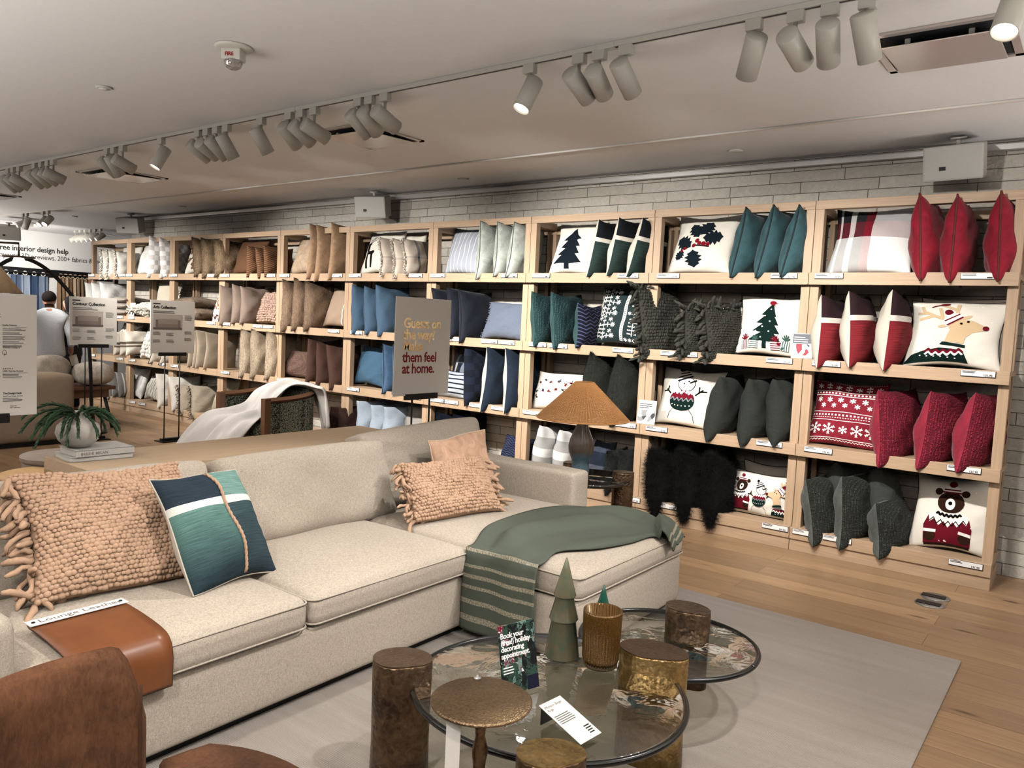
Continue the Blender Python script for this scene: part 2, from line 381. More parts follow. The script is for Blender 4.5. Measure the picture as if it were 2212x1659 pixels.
def fur_mesh(P,n,ln,mat,curl=.3,width=.0013,seed=1,droop=.3,sides=(1,-1)):
    rr=random.Random(seed); vs=[];fs=[]
    for i in range(n):
        side=sides[i%len(sides)]; u=math.sin(math.pi/2*rr.uniform(-1,1)); v=math.sin(math.pi/2*rr.uniform(-1,1))
        if rr.random()<.12:
            if rr.random()<.5: u=rr.choice((-1,1))*.995
            else: v=rr.choice((-1,1))*.995
        p=P(u,v,side); e=.02
        a=P(min(u+e,1),v,side)-P(max(u-e,-1),v,side); b=P(u,min(v+e,1),side)-P(u,max(v-e,-1),side)
        nn=a.cross(b)*side
        nn=nn.normalized() if nn.length>1e-9 else Vector((0,-side,0))
        if abs(u)>.93: nn=(nn+Vector((u,0,0))*1.2).normalized()
        if abs(v)>.93: nn=(nn+Vector((0,0,v))*1.2).normalized()
        d=(nn+Vector((rr.gauss(0,.45),rr.gauss(0,.25),rr.gauss(0,.45)))).normalized()
        L=ln*rr.uniform(.55,1.2); sd=d.cross(Vector((rr.gauss(0,1),rr.gauss(0,1),rr.gauss(0,1)))).normalized()*width
        k0=len(vs); q=p-nn*.002
        for s in range(4):
            ww=sd*(1-s/3.2); vs+= [q-ww,q+ww]
            d=(d+Vector((rr.gauss(0,curl),rr.gauss(0,curl),rr.gauss(0,curl)-droop*.5))).normalized(); q=q+d*(L/3)
        for s in range(3): fs.append((k0+2*s,k0+2*s+1,k0+2*s+3,k0+2*s+2))
    me=bpy.data.meshes.new('fur'); me.from_pydata([tuple(v) for v in vs],[],fs); me.materials.append(mat)
    me.polygons.foreach_set('use_smooth',[True]*len(fs)); return me
ICO={}
def knit_mesh(P,nu,nv,mat,lvl=1,seed=3,sides=(1,),rj=.25,k=.62,w=.6,h=.5):
    """rows of fat yarn knots"""
    if lvl not in ICO:
        bm=bmesh.new(); bmesh.ops.create_icosphere(bm,subdivisions=lvl,radius=1)
        ICO[lvl]=([v.co.copy() for v in bm.verts],[[v.index for v in f.verts] for f in bm.faces]); bm.free()
    V,Fc=ICO[lvl]; rr=random.Random(seed); vs=[];fs=[]
    for side in sides:
        for j in range(nv):
            for i in range(nu):
                u=-1+2*(i+.5+(.5 if j%2 else 0)+rr.uniform(-.15,.15))/(nu+.5); v=-1+2*(j+.5+rr.uniform(-.1,.1))/nv
                if abs(u)>.985 or abs(v)>.985: continue
                e=.02; p=P(u,v,side); a=P(min(u+e,1),v,side)-P(max(u-e,-1),v,side); b=P(u,min(v+e,1),side)-P(u,max(v-e,-1),side)
                a.normalize(); nn=a.cross(b)*side
                if nn.length<1e-9: continue
                nn.normalize(); b=nn.cross(a)*side
                s=rr.uniform(1-rj,1+rj); ra=w/nu*k*s*1.0; rb=h/nv*k*s*.98; rn=min(ra,rb)*.8
                k0=len(vs)
                for c in V: vs.append(tuple(p+a*(c.x*ra)+b*(c.y*rb)+nn*(c.z*rn+rn*.15)))
                fs+=[[k0+x for x in f] for f in Fc]
    me=bpy.data.meshes.new('knit_knots'); me.from_pydata(vs,[],fs); me.materials.append(mat)
    me.polygons.foreach_set('use_smooth',[True]*len(fs)); return me
def fringe_mesh(P,edges,n,ln,rad,mat,seed=5,droop=.6,seg=5,curl=.35):
    rr=random.Random(seed); bm=bmesh.new()
    for ed in edges:
        for i in range(n):
            s=-1+2*(i+.5)/n+rr.uniform(-.03,.03)
            u,v,d={'l':(-1,s,Vector((-1,0,0))),'r':(1,s,Vector((1,0,0))),'t':(s,1,Vector((0,0,1))),'b':(s,-1,Vector((0,0,-1)))}[ed]
            p=P(u,max(-1,min(1,v)),1); L=ln*rr.uniform(.6,1.15); d=(d+Vector((rr.gauss(0,.2),rr.gauss(0,.55),rr.gauss(0,.3)))).normalized()
            pts=[p];q=p.copy()
            for k in range(5):
                d=(d+Vector((rr.gauss(0,curl*.5),rr.gauss(0,curl*.5),rr.gauss(0,curl*.5)-droop*.25))).normalized(); q=q+d*L/5; pts.append(q.copy())
            r=rad*rr.uniform(.75,1.2); tube(bm,pts,[r*.8,r*1.1,r*.95,r*1.15,r*1.0,r*.6],seg)
    return mesh('fringe',bm,mat)
# --- motif drawing helpers (pillow coordinates)
def ell(cx,cy,rx,ry=None,n=18,rot=0,a0=0,a1=360):
    ry=rx if ry is None else ry; c,s=math.cos(R_(rot)),math.sin(R_(rot)); o=[]
    m=n if a1-a0>=360 else n+1
    for i in range(m):
        a=R_(a0+(a1-a0)*i/n); x,y=rx*math.cos(a),ry*math.sin(a); o.append((cx+x*c-y*s,cy+x*s+y*c))
    return o
def seg(x0,y0,x1,y1,w):
    dx,dy=x1-x0,y1-y0; L=math.hypot(dx,dy) or 1; nx,ny=-dy/L*w/2,dx/L*w/2
    return [(x0+nx,y0+ny),(x0-nx,y0-ny),(x1-nx,y1-ny),(x1+nx,y1+ny)]
def path(pts,w): return [seg(*a,*b,w) for a,b in zip(pts,pts[1:])]+[ell(x,y,w/2,n=8) for x,y in pts[1:-1]]
def xf(polys,cx,cy,s,sx=1,rot=0):
    c,q=math.cos(R_(rot)),math.sin(R_(rot)); return [[(cx+(x*sx*c-y*q)*s,cy+(x*sx*q+y*c)*s) for x,y in p] for p in polys]
def flake(cx,cy,r,arms=6,w=.018,tw=True):
    o=[]
    for k in range(arms):
        a=k*2*math.pi/arms+math.pi/2; ux,uy=math.cos(a),math.sin(a); o.append(seg(cx,cy,cx+ux*r,cy+uy*r,w))
        if tw:
            for f in (.5,.78):
                for sg in (-1,1):
                    b=a+sg*.75; o.append(seg(cx+ux*r*f,cy+uy*r*f,cx+ux*r*f+math.cos(b)*r*.28,cy+uy*r*f+math.sin(b)*r*.28,w*.9))
    return o
def zz(x0,x1,y,amp,n,w,curve=0):
    pts=[]
    for i in range(2*n+1):
        f=i/(2*n); pts.append((x0+(x1-x0)*f,y+(amp if i%2 else -amp)-curve*math.sin(math.pi*f)))
    return path(pts,w)
def sprig(cx,cy,h,n=4,w=.016,br=.09):
    o=[seg(cx,cy-h/2,cx,cy+h/2,w)]
    for i in range(n):
        y=cy-h/2+h*(i+.6)/n
        o+= [seg(cx-br,y,cx+br,y,w)]+[seg(cx+sg*br*f,y-.022,cx+sg*br*f,y+.028,w) for sg in (-1,1) for f in (.55,1)]
    return o+[ell(cx,cy+h/2+.01,w*1.4,n=8)]
RED,GRN,NVY,WHI,TAN,BRN,BLKC='#98142b','#12352f','#1a2140','#f2ece0','#dcb98a','#4a2a1b','#17120f'
def bear(cx,cy,s):
    L=[(RED,[[(-.62,-.95),(.62,-.95),(.66,-.4),(.55,-.1),(.3,.02),(-.3,.02),(-.55,-.1),(-.66,-.4)]]),
       (BRN,[ell(0,.32,.36,.32),ell(-.36,.62,.11),ell(.36,.62,.11),ell(-.46,-.72,.17,.16),ell(.46,-.72,.17,.16),seg(-.6,-.97,.6,-.97,.08)]),
       (WHI,[[(-.55,-.1),(-.3,.04),(0,.0),(.3,.04),(.55,-.1),(.5,-.3),(.38,-.2),(.25,-.38),(.12,-.24),(0,-.42),(-.12,-.24),(-.25,-.38),(-.38,-.2),(-.5,-.3)],seg(-.64,-.56,-.3,-.56,.09),seg(.64,-.58,.3,-.54,.09),ell(0,.26,.13,.17),[(-.24,.6),(.24,.6),(.17,.82),(-.17,.82)]]),
       (RED,[seg(-.25,.62,.25,.62,.05),seg(-.22,.71,.22,.71,.045),ell(0,.9,.11)]),
       (BLKC,zz(-.34,.34,-.02,.03,6,.06,.06)+[ell(0,.28,.055),ell(-.15,.48,.03),ell(.15,.48,.03)]+zz(-.5,.5,-.2,.07,5,.025,.1))]
    return [(c,xf(p,cx,cy,s)) for c,p in L]
def snowman(cx,cy,s):
    L=[(BLKC,[ell(.05,.42,.295,.285),*path([(-.2,-.45),(-.36,-.68),(-.4,-.9)],.02),*path([(.25,-.45),(.45,-.7),(.5,-.95)],.02),*path([(-.42,.02),(-.62,.18)],.055),*path([(.42,.02),(.66,.25)],.055),seg(-.55,.12,-.75,.1,.05),seg(-.55,.14,-.56,.3,.05),seg(.56,.16,.8,.2,.05),seg(.54,.14,.5,.36,.05)]),
       (WHI,[ell(.05,.42,.27,.26)]),(GRN,[ell(0,-.2,.43,.38)]),
       (RED,[ell(0,-.2,.43,.38,n=20,a0=10,a1=170)]),
       (WHI,zz(-.32,.32,.1,.05,5,.06,.0)+[[(-.26,.52),(.2,.78),(.04,.95),(-.16,.94),(-.28,.75)]]+[ell(-.3+.12*i,-.36-.05*math.sin(math.pi*i/5),.022,n=8) for i in range(6)]),
       ('#8d8f92',zz(-.4,.4,-.14,.06,5,.035,.03)),
       (NVY,[seg(-.27,.5,.2,.76,.06),seg(-.28,.64,.12,.86,.055),seg(-.25,.8,.02,.94,.05)]),
       (BLKC,[ell(-.24,1.0,.09),ell(.12,.52,.03),ell(-.02,.42,.025),seg(.16,.46,.36,.6,.05)]+[ell(.02+.07*i,.32-.02*(i%2),.014,n=6) for i in range(4)])]
    return [(c,xf(p,cx,cy,s)) for c,p in L]
def deerhead(cx,cy,s,sx=1):
    L=[(TAN,[[(-.1,-.35),(-.02,.0),(-.1,.2),(.1,.36),(.45,.3),(.72,.16),(.7,.02),(.45,-.04),(.32,-.2),(.3,-.4)],ell(-.17,.12,.12,.05,rot=10),ell(.3,.4,.12,.05,rot=25)]+path([(-.1,.32),(-.4,.45),(-.75,.32)],.085)+path([(-.4,.45),(-.66,.6),(-.72,.8)],.08)+path([(-.55,.52),(-.82,.55)],.075)+path([(-.22,.4),(-.3,.72)],.08)+path([(.1,.42),(.08,.66),(-.22,.82)],.08)+path([(.08,.66),(.1,.86)],.08)),
       (GRN,[[(-.98,-.98),(.42,-.98),(.3,-.62),(-.2,-.55),(-.5,-.62),(-.8,-.75)],[(-.14,-.36),(.34,-.44),(.34,-.54),(-.2,-.45)]]),
       (WHI,[[(-.1,.1),(.22,.42),(.1,.56),(-.12,.5),(-.2,.3)]]+[ell(-.6+.15*i,-.78-.02*i,.02,n=8) for i in range(6)]+zz(-.5,.3,-.7,.05,5,.05,.05)),
       (RED,[ell(.74,.1,.075),seg(-.1,.14,.22,.42,.045),seg(-.16,.28,.14,.52,.04),ell(-.1,.58,.09)]+zz(-.5,.3,-.62,.05,5,.06,.05)+[ell(-.2,.86,.11,.05,rot=10),seg(-.3,.84,-.5,.76,.04)]),
       (BLKC,[ell(.2,.2,.03),ell(.34,.26,.03)])]
    return [(c,xf(p,cx,cy,s,sx)) for c,p in L]
def dots(n,seed,avoid=()):
    rr=random.Random(seed); return ['#fffaf0',[ell(rr.uniform(-.85,.85),rr.uniform(-.8,.9),.016,n=8) for _ in range(n)]]
TREE=[(-.09,.74),(.02,.45),(.22,.26),(.1,.24),(.06,.2),(.25,-.05),(.1,-.06),(.25,-.3),(.08,-.32),(.4,-.66),(-.12,-.7),(-.1,-.92),(-.32,-.92),(-.3,-.7),(-.8,-.7),(-.45,-.38),(-.68,-.35),(-.4,-.1),(-.62,-.05),(-.36,.2),(-.56,.2),(-.25,.45)]
def leafp(cx,cy,L,rot,w=.55):
    p=[];n=5
    for sgn in (1,-1):
        rng=range(n*2+1) if sgn==1 else range(n*2-1,0,-1)
        for i in rng:
            f=i/(n*2); ww=w*L*math.sin(math.pi*f)**.8*(.85 if i%2==0 else .5)*(1 if 0<i<2*n else 0); p.append((f*L,sgn*ww))
    c,s=math.cos(R_(rot)),math.sin(R_(rot)); return [(cx+x*c-y*s,cy+x*s+y*c) for x,y in p]
def gift(cx,cy,w,h,c,rot,horiz=False):
    st=[seg(-w/2,-h/2+h*(i+.5)/4,w/2,-h/2+h*(i+.5)/4,h*.13) for i in range(4)] if horiz else [seg(-w/2+w*(i+.5)/4,-h/2,-w/2+w*(i+.5)/4,h/2,w*.13) for i in range(4)]
    bow=[seg(0,h/2,.13*math.cos(R_(a)),h/2+.2*math.sin(R_(a)),.035) for a in (30,60,90,120,150)]
    body=[[(-w/2,-h/2),(w/2,-h/2),(w/2,h/2),(-w/2,h/2)]]
    return [(c,xf(body+bow,cx,cy,1,1,rot)),(WHI,xf(st,cx,cy,1,1,rot))]
def motif(kind):
    if kind=='dark_tree': return [('#1d2b3a',[TREE])]
    if kind=='deer': return [('#1c1b1d',xf([[(-.62,-.12),(-.5,.0),(-.36,-.02),(-.1,.02),(-.02,-.1),(-.1,-.16),(-.08,-.9),(-.2,-.9),(-.22,-.22),(-.42,-.2),(-.4,-.9),(-.52,-.9),(-.6,-.2)],[(-.64,-.1),(-.48,.02),(-.5,.32),(-.44,.38),(-.5,.45),(-.66,.42),(-.72,.34),(-.62,.26)]]+path([(-.56,.42),(-.5,.6),(-.3,.7),(-.2,.86)],.035)+path([(-.38,.64),(-.34,.82)],.03)+path([(-.5,.58),(-.56,.72)],.03)+path([(-.48,.42),(-.36,.56),(-.2,.6)],.03),-.16,-.04,.88))]
    if kind=='holly': return [('#20303c',[leafp(-.05,.2,.6,62),leafp(.05,.08,.62,8),leafp(-.1,.12,.55,118),leafp(-.3,-.2,.6,152),leafp(-.2,-.3,.62,-80),leafp(-.55,-.3,.4,-110),seg(-.25,-.15,.3,-.2,.05)]),('#b01428',[ell(-.12,.0,.075),ell(-.02,-.1,.07),ell(-.2,-.16,.07),ell(.12,-.12,.075),ell(.25,-.13,.06),ell(-.5,-.25,.06),ell(-.58,-.34,.05)])]
    if kind=='snowflake_brown': return [('#8a5f42',flake(0,0,.85,6,.15))]
    if kind=='tree_gift':
        t=[]
        for y,w_ in ((.28,.24),(.0,.34),(-.28,.42),(-.58,.52)): t.append([(-w_-.02,y-.02),(w_-.06,y-.1),(.02,y+.42)])
        L=[(GRN,t+[seg(-.04,-.88,-.04,-.5,.12)]),('#fffaf0',[ell(x,y,.024,n=8) for x,y in ((.0,.45),(-.14,.22),(.02,.04),(-.17,-.14),(-.34,-.3),(.03,-.28),(-.17,-.5),(.5,.5),(.62,.2),(.72,.62),(.45,.8),(.55,-.1),(.4,.3))]),('#b5182b',[ell(0,.72,.09,.1),[(0,.7),(.16,.74),(.06,.66)],[(0,.66),(.15,.5),(.06,.64)]])]
        return L+gift(-.6,-.75,.24,.3,RED,8)+gift(-.34,-.76,.26,.26,'#3f6a5f',-5,True)+gift(.28,-.76,.28,.28,RED,6,True)+gift(.55,-.74,.26,.32,'#3f6a5f',-4)
    if kind=='snowman': return [dots(14,4)]+snowman(-.12,-.0,.95)
    if kind=='reindeer': return [dots(8,5)]+deerhead(-.05,-.0,.97)
    if kind=='bear': return [dots(10,6)]+bear(-.05,-.05,.9)
    if kind=='three_animals':
        f=lambda L,sx:[(c,[[(x*sx if False else x,y) for x,y in p] for p in ps]) for c,ps in L]
        sq=lambda L,cx:[(c,[[(cx+(x-0)*.6,y) for x,y in p] for p in ps]) for c,ps in L]
        return [dots(12,7)]+sq(bear(0,-.05,.85),-.55)+sq(snowman(0,-.2,.75),.05)+sq(deerhead(.05,-.1,.85,-1),.6)
    if kind=='figures':
        rr=random.Random(3); L={RED:[],BLKC:[],'#7a4a2c':[],'#2f4a63':[]}
        for i in range(13):
            x,y=-.75+.25*(i%6)+rr.uniform(-.05,.05),.35-.42*(i//6)+rr.uniform(-.1,.1)
            for c in rr.sample(sorted(L),2): L[c]+= [ell(x+rr.uniform(-.04,.04),y+rr.uniform(-.08,.08),.035,.06,n=8,rot=rr.uniform(0,90)),seg(x,y,x+rr.uniform(-.1,.1),y+rr.uniform(-.16,.16),.025)]
        return list(L.items())
    if kind=='red_snow':
        w=[]
        for y in (.62,.48): w.append(seg(-.97,y,.97,y,.025))
        for y in (.0,-.06): pass
        w+=[seg(-.97,-.02,.97,-.04,.018),seg(-.97,-.27,.97,-.29,.018)]
        w+=[seg(-.95+.1*i,.55,-.9+.1*i,.55,.05) for i in range(20)]+[seg(-.95+.1*i,-.12,-.9+.1*i,-.12,.05) for i in range(20)]+[seg(-.95+.07*i,-.2,-.91+.07*i,-.2,.02) for i in range(28)]
        for i in range(7): w+=sprig(-.82+.27*i,.76,.2,2,.02,.07) if i%2 else flake(-.82+.27*i,.76,.09,6,.03,False)
        for i in range(6): w+=flake(-.8+.32*i,.34,.085,6,.035,False)+flake(-.66+.32*i,.17,.075,6,.03,False)
        for i in range(5): w+=flake(-.75+.38*i,-.55,.17 if i!=2 else .12,6,.026)
        w+=[seg(-.97,-.83,.97,-.84,.02)]+zz(-.95,.95,-.9,.02,22,.016)
        w+=[seg(-.95+.06*i,.93,-.92+.06*i,.93,.025) for i in range(32)]
        return [(WHI,w)]
    if kind=='green_folk':
        w=[]
        for x in (-.95,-.87,.02,.1): w.append(seg(x,-.95,x,.95,.02))
        w+=[seg(.06,-.95+.06*i,.06,-.91+.06*i,.05) for i in range(32)]
        for i in range(5): w+=flake(-.45,-.8+.4*i,.085,4,.03,False)+flake(-.27,-.8+.4*i,.09,8,.026,False)+flake(-.36,-.62+.4*i,.08,6,.026,False)
        w+=sprig(-.6,0,1.85,13,.018,.06)
        for i in range(3): w+=sprig(-.77,-.62+.62*i,.5,4,.022,.07)
        for y in (-.45,.5): w+=sprig(.4,y,.62,5,.026,.13)+sprig(.76,y,.62,5,.026,.13)
        w+=[p for i in range(6) for y in (-.9,.02,.92) for p in flake(.2+.14*i,y,.06,6,.022,False)]
        return [(WHI,w)]
    return []
DYE[0]=.27
# ---------------------------------------------------------------- pillow kinds
def KD(desc,m,t=.2,back=None,name='throw_pillow',w=.5,**k):
    d=dict(desc=desc,m=m,t=t,back=back,name=name,w=w); d.update(k); return d
V=lambda n,c,b=.35,v=.16:fabric(n,c,v,weave='velvet',bump=b,sheen=.12,rough=.8)
Ln=lambda n,c,v=.14,b=.35:fabric(n,c,v,weave='linen',bump=b)
CREAM=fabric('cream_felt','#e6dccb',.06,200,.25)
CREAMD=fabric('natural_cotton','#cfc3b0',.08,240,.2)
HOL=dict(pipe='#191d24',pr=.005,t=.17)
K={}
K['cream_plain']=KD('cream lumbar cushion lying behind the fringed ones',Ln('cream_linen','#ddd3c3'))
K['cream_fringe']=KD('cream cushion with shaggy fringed edges',Ln('cream_linen_b','#e2d9ca'),.16,fringe=('lr',60,.05,.006,'#e6dccb'))
K['white_fluffy']=KD('white fluffy cushion',fabric('white_fleece','#e8e2da',.1,weave='fur',bump=.5),fur=(5000,.012,.5))
K['white_check']=KD('white cushion with woven checkerboard squares',fabric('white_check_weave',None,.06,200,.3,pat=P_check(9,'#e9e4de','#cfc6be')),.17)
K['snowflake_brown']=KD('cream cushion with a brown snowflake',CREAM)
K['fur_brown']=KD('mottled brown and cream fur cushion',fabric('mottled_fur','#ad8d69',.4,weave='fur',bump=.7),.2,fur=(12000,.022,.45),name='fur_pillow')
K['brown_weave']=KD('rust brown cushion with woven ripples',fabric('rust_ripple','#8a5a38',.16,38,.5,weave='rib'))
K['brown_zigzag']=KD('rust lumbar cushion with zigzag stitching',fabric('rust_zigzag',None,.1,200,.3,pat=P_zig(10,17,.05,'#9c6a44','#6e4325')),.14,w=.46)
K['beige_velvet']=KD('beige velvet cushion',V('beige_velvet','#c9a988'))
K['tan_suede']=KD('large tan suede cushion',V('tan_suede','#b98f69',.3,.2),.15,w=.54)
K['deer']=KD('cream cushion with a black deer silhouette',CREAM)
K['cream_back']=KD('cream cushion behind the deer cushion',CREAM)
K['plaid_fringe']=KD('beige and navy plaid cushion with frayed fringe',fabric('beige_plaid',None,.2,300,.3,pat=P_plaid([(0,'#d9c7b2'),(.32,'#5b6476'),(.4,'#d4bfa6'),(.62,'#39435a'),(.86,'#b9a58c')],[(0,'#d8c8b4'),(.3,'#c7b298'),(.45,'#5a6274'),(.5,'#d8c8b4')],.3)),.16,fringe=('l',70,.035,.004,'#d8cbb9'),w=.52)
K['pale_stripe']=KD('pale grey blue cushion with thin white stripes',fabric('pale_stripe',None,.05,250,.2,pat=P_rep(0,9,[(0,'#aeb3bd'),(.88,'#e6e2da')])))
K['sage_velvet']=KD('pale sage velvet cushion',V('sage_velvet','#b3b9ac'),.17,pipe='#6f746c',pr=.005)
K['dark_tree']=KD('cream cushion with a dark pine tree',CREAM)
gs=[(0,'#1b2a33')]
K['green_stripe']=KD('dark green and navy banded cushion with cream back',fabric('green_band',None,.1,300,.35,pat=P_blocks([(0,'#14202c'),(.93,'#a98067'),(.97,'#31463f')],[(0,'#2d4640'),(.93,'#8a6a55'),(.97,'#1b2a30')],.66,'#d9d0c0')),.17,CREAMD)
K['holly']=KD('cream cushion with dark holly leaves and red berries',CREAM)
K['teal_velvet']=KD('teal velvet cushion with a braided seam',V('teal_velvet','#3a666d'),.21,pipe='#23393d',pr=.007)
K['plaid_red']=KD('red, white and black plaid cushion',fabric('red_plaid',None,.2,420,.3,pat=P_plaid([(0,'#2a2c33'),(.07,'#f0ece6'),(.1,'#2a2c33'),(.21,'#f0ece6'),(.28,'#3a3c43'),(.4,'#b3142a'),(.5,'#f0ece6')],[(0,'#f0ece6'),(.5,'#a3142b'),(.75,'#1f2530')],.5)))
K['red_velvet']=KD('crimson velvet cushion with a corded seam',V('crimson_velvet','#c01530',.4),.25,pipe='#8a2a22',pr=.007)
K['white_cord']=KD('white cushion with fine corded seams',Ln('white_linen','#e8e4dd'),.16,pipe='#b5ada0',pr=.004)
K['grey_stack']=KD('greige cushion lying flat in a stack',Ln('greige_linen','#b3a394'))
K['cream_chunky']=KD('cream chunky wool cushion with loop tassels',fabric('cream_wool','#ddd3bf',.1,90,.4),knit=(16,10),fringe=('lrb',26,.1,.011,'#dfd6c4'),name='knit_pillow')
K['cream_texture']=KD('cream tufted cushion on top of the chunky wool one',fabric('cream_tuft','#d9ccb2',.16,60,.6,weave='rib'),fringe=('lr',30,.03,.006,'#e3dccd'))
K['tan_fur_stack']=KD('big tan fur cushion lying flat',fabric('tan_fur_flat','#b0957b',.3,weave='fur',bump=.7),fur=(12000,.02,.4),name='fur_pillow')
K['reindeer_brown']=KD('rust cushion with white reindeer pattern',fabric('rust_folk',None,.1,250,.3,pat=P_zig(7,6,.18,'#a3663f','#e5dac8',.55)))
K['taupe_linen']=KD('taupe linen cushion',Ln('taupe_linen','#9a8271'),.19)
K['pink_knit']=KD('dusty pink knotted cushion with corner tassels',fabric('pink_yarn_far','#bf9b85',.12,60,.3),knit=(20,14),fringe=('l',10,.05,.01,'#a98068'),name='knit_pillow')
K['tan_fur']=KD('long tan fur cushion',fabric('tan_fur','#a98769',.28,weave='fur',bump=.7),.19,fur=(12000,.015,.4),name='fur_pillow')
K['tan_stripe']=KD('tan cushion with a curved white stripe',fabric('tan_stripe',None,.08,250,.25,pat=P_str(0,[(0,'#e5dccf'),(.03,'#b4957a'),(.72,'#e8e0d4'),(.75,'#a98a70')])))
K['blue_linen']=KD('dusty blue linen cushion',Ln('blue_linen','#4f6f8c'),.18)
K['navy_velvet']=KD('dark navy velvet cushion',V('navy_velvet','#252c3f',.35),.17,pipe='#1a1e2b',pr=.005)
K['bluegrey_lumbar']=KD('blue grey lumbar cushion with frayed ends',Ln('bluegrey_linen','#747f93'),fringe=('lr',50,.03,.003,'#7c879a'),name='lumbar_pillow')
K['teal_bead']=KD('teal cushion covered in beaded stitches',fabric('teal_beads','#2c5556',.3,70,.8,weave='bead'),.17,V('teal_back','#35605f'))
K['navy_bead']=KD('small navy cushion with beaded zigzag',fabric('navy_zig',None,.2,250,.4,pat=P_zig(9,12,.06,'#171d35','#5a5f93',.7)),.16,V('teal_back_b','#35605f'),w=.44)
K['green_folk']=KD('dark green cushion with white folk pattern',V('folk_green','#1c3a3c',.2))
K['green_knit']=KD('dark olive chunky knit cushion with rope fringe',fabric('olive_yarn','#45453a',.14,70,.3),.2,knit=(22,22),fringe=('lt',22,.1,.013,'#47473b'),name='knit_pillow',yaw=22)
K['tree_gift']=KD('cream cushion with a green tree and gifts',CREAM,**HOL)
K['red_cream']=KD('burgundy and red striped cushion with cream back',fabric('burgundy_band',None,.1,300,.35,pat=P_blocks([(0,'#45202a'),(.9,'#d8b48e'),(.94,'#96262e')],[(0,'#a3202a'),(.9,'#d8b48e'),(.94,'#5c1620')],.66,'#d9cfc0')),.24,CREAMD)
K['reindeer']=KD('cream cushion with a red nosed reindeer',CREAM,**HOL)
K['reindeer_behind']=KD('cream cushion standing behind the reindeer cushion',CREAMD,**HOL)
K['cream_pattern']=KD('cream cushion with grey zigzag bands',fabric('cream_bands',None,.1,250,.3,pat=P_zig(8,7,.1,'#ddd2c1','#8f8172',.75)))
K['cream_band']=KD('cream cushion with a brown woven band',fabric('cream_band',None,.1,200,.35,pat=P_str(1,[(0,'#ddd0bb'),(.33,'#7b6851'),(.4,'#d8cbb6'),(.45,'#7b6851'),(.55,'#ded2be')])),.16)
K['white_bump']=KD('white cushion with raised bobbles',fabric('white_bobble','#e5ddd1',.05,80,.3),.2,knit=(8,8),name='knit_pillow')
K['tan_edge']=KD('cream cushion with dark edging',Ln('oat_linen','#cdbfa9'),.16,pipe='#3b352e',pr=.006)
K['cream_zig']=KD('sand cushion with stitched zigzag ripples',fabric('sand_ripple','#c4ad91',.16,55,.5,weave='rib'),.15)
K['cream_fur']=KD('pale honey fur cushion',fabric('honey_fur','#c6ad8e',.22,weave='fur',bump=.6),.22,fur=(12000,.014,.4),name='fur_pillow')
K['brown_tex']=KD('brown lumbar cushion with stitched ripples',fabric('brown_stitch','#7d5b4b',.2,60,.7,weave='bead'),name='lumbar_pillow')
K['brown_linen']=KD('chestnut linen cushion',Ln('chestnut_linen','#6c4638'),.18)
K['blue_plain']=KD('plain mid blue cushion',Ln('mid_blue','#47708f'))
K['blue_velvet']=KD('blue velvet cushion with piped edge',V('blue_velvet','#4a6f95'),.15,pipe='#2d4460',pr=.005)
K['plaid_blue']=KD('navy, white and tan check cushion',fabric('blue_check',None,.1,250,.3,pat=P_plaid([(0,'#1f2a42'),(.2,'#d8d4cc'),(.3,'#1f2a42'),(.5,'#9aa6b8'),(.6,'#b78a66'),(.62,'#1f2a42'),(.8,'#d8d4cc')],[(0,'#1f2a42'),(.25,'#d8d4cc'),(.5,'#1f2a42'),(.75,'#8d99ad')],.5)))
K['stripe_blue']=KD('grey lumbar cushion with navy stripes',fabric('navy_stripe',None,.1,250,.3,pat=P_rep(1,6,[(0,'#aeb4ba'),(.7,'#1d2640')])),name='lumbar_pillow')
K['navy_check']=KD('navy cushion with woven squares',fabric('navy_squares',None,.08,200,.5,pat=P_check(8,'#22304c','#1a2439')),.17)
K['navy_velvet_cream']=KD('midnight blue velvet cushion with cream back',V('midnight_velvet','#1d344e'),.19,CREAMD,w=.54)
K['figures']=KD('cream lumbar cushion with small embroidered figures',CREAM,name='lumbar_pillow')
K['green_fur']=KD('dark green fur cushion',fabric('green_fur','#3a3d35',.2,weave='fur',bump=.8),.24,fur=(10000,.022,.45),name='fur_pillow',w=.54)
K['snowman']=KD('cream cushion with a snowman in a sweater',CREAM,**HOL)
K['green_linen']=KD('dark forest green linen cushion',Ln('forest_linen','#3d423c'),.22)
K['red_snow']=KD('red cushion with white snowflake rows',V('snow_red','#b5162f',.15),.22)
K['red_bead']=KD('crimson velvet cushion with beaded face',fabric('red_beads','#a81c38',.34,75,.8,weave='bead'),.25,V('crimson_back','#c42a44'),yaw=16)
K['stripe_grey']=KD('grey and white striped cushion',fabric('grey_stripe',None,.14,250,.35,pat=P_rep(0,6,[(0,'#8f8983'),(.7,'#dcd6cc')])),.17)
K['white_plain']=KD('plain white cushion on the bottom ledge',Ln('plain_white','#dcd6cd'))
K['stripe_faced']=KD('ivory cushion with thin grey stripes',fabric('ivory_stripe',None,.06,250,.3,pat=P_rep(0,7,[(0,'#ddd4c5'),(.82,'#7c7468')])))
K['white_linen']=KD('crumpled off white linen cushion',Ln('offwhite_linen','#d8cebf'),.19)
K['beige_fringe']=KD('beige cushion with ragged rope fringe',Ln('beige_linen','#b9a88f'),.18,fringe=('l',45,.06,.006,'#a08f78'))
K['beige_tassel']=KD('beige cushion with a gathered corner',Ln('sand_linen','#b9a88c'))
K['brown_fringe']=KD('dark brown striped cushion',fabric('brown_stripe',None,.1,250,.3,pat=P_rep(1,5,[(0,'#5b4334'),(.75,'#8f755f')])))
K['brown_loose']=KD('slumped chestnut cushion',Ln('chestnut_loose','#5c3b30'),.19)
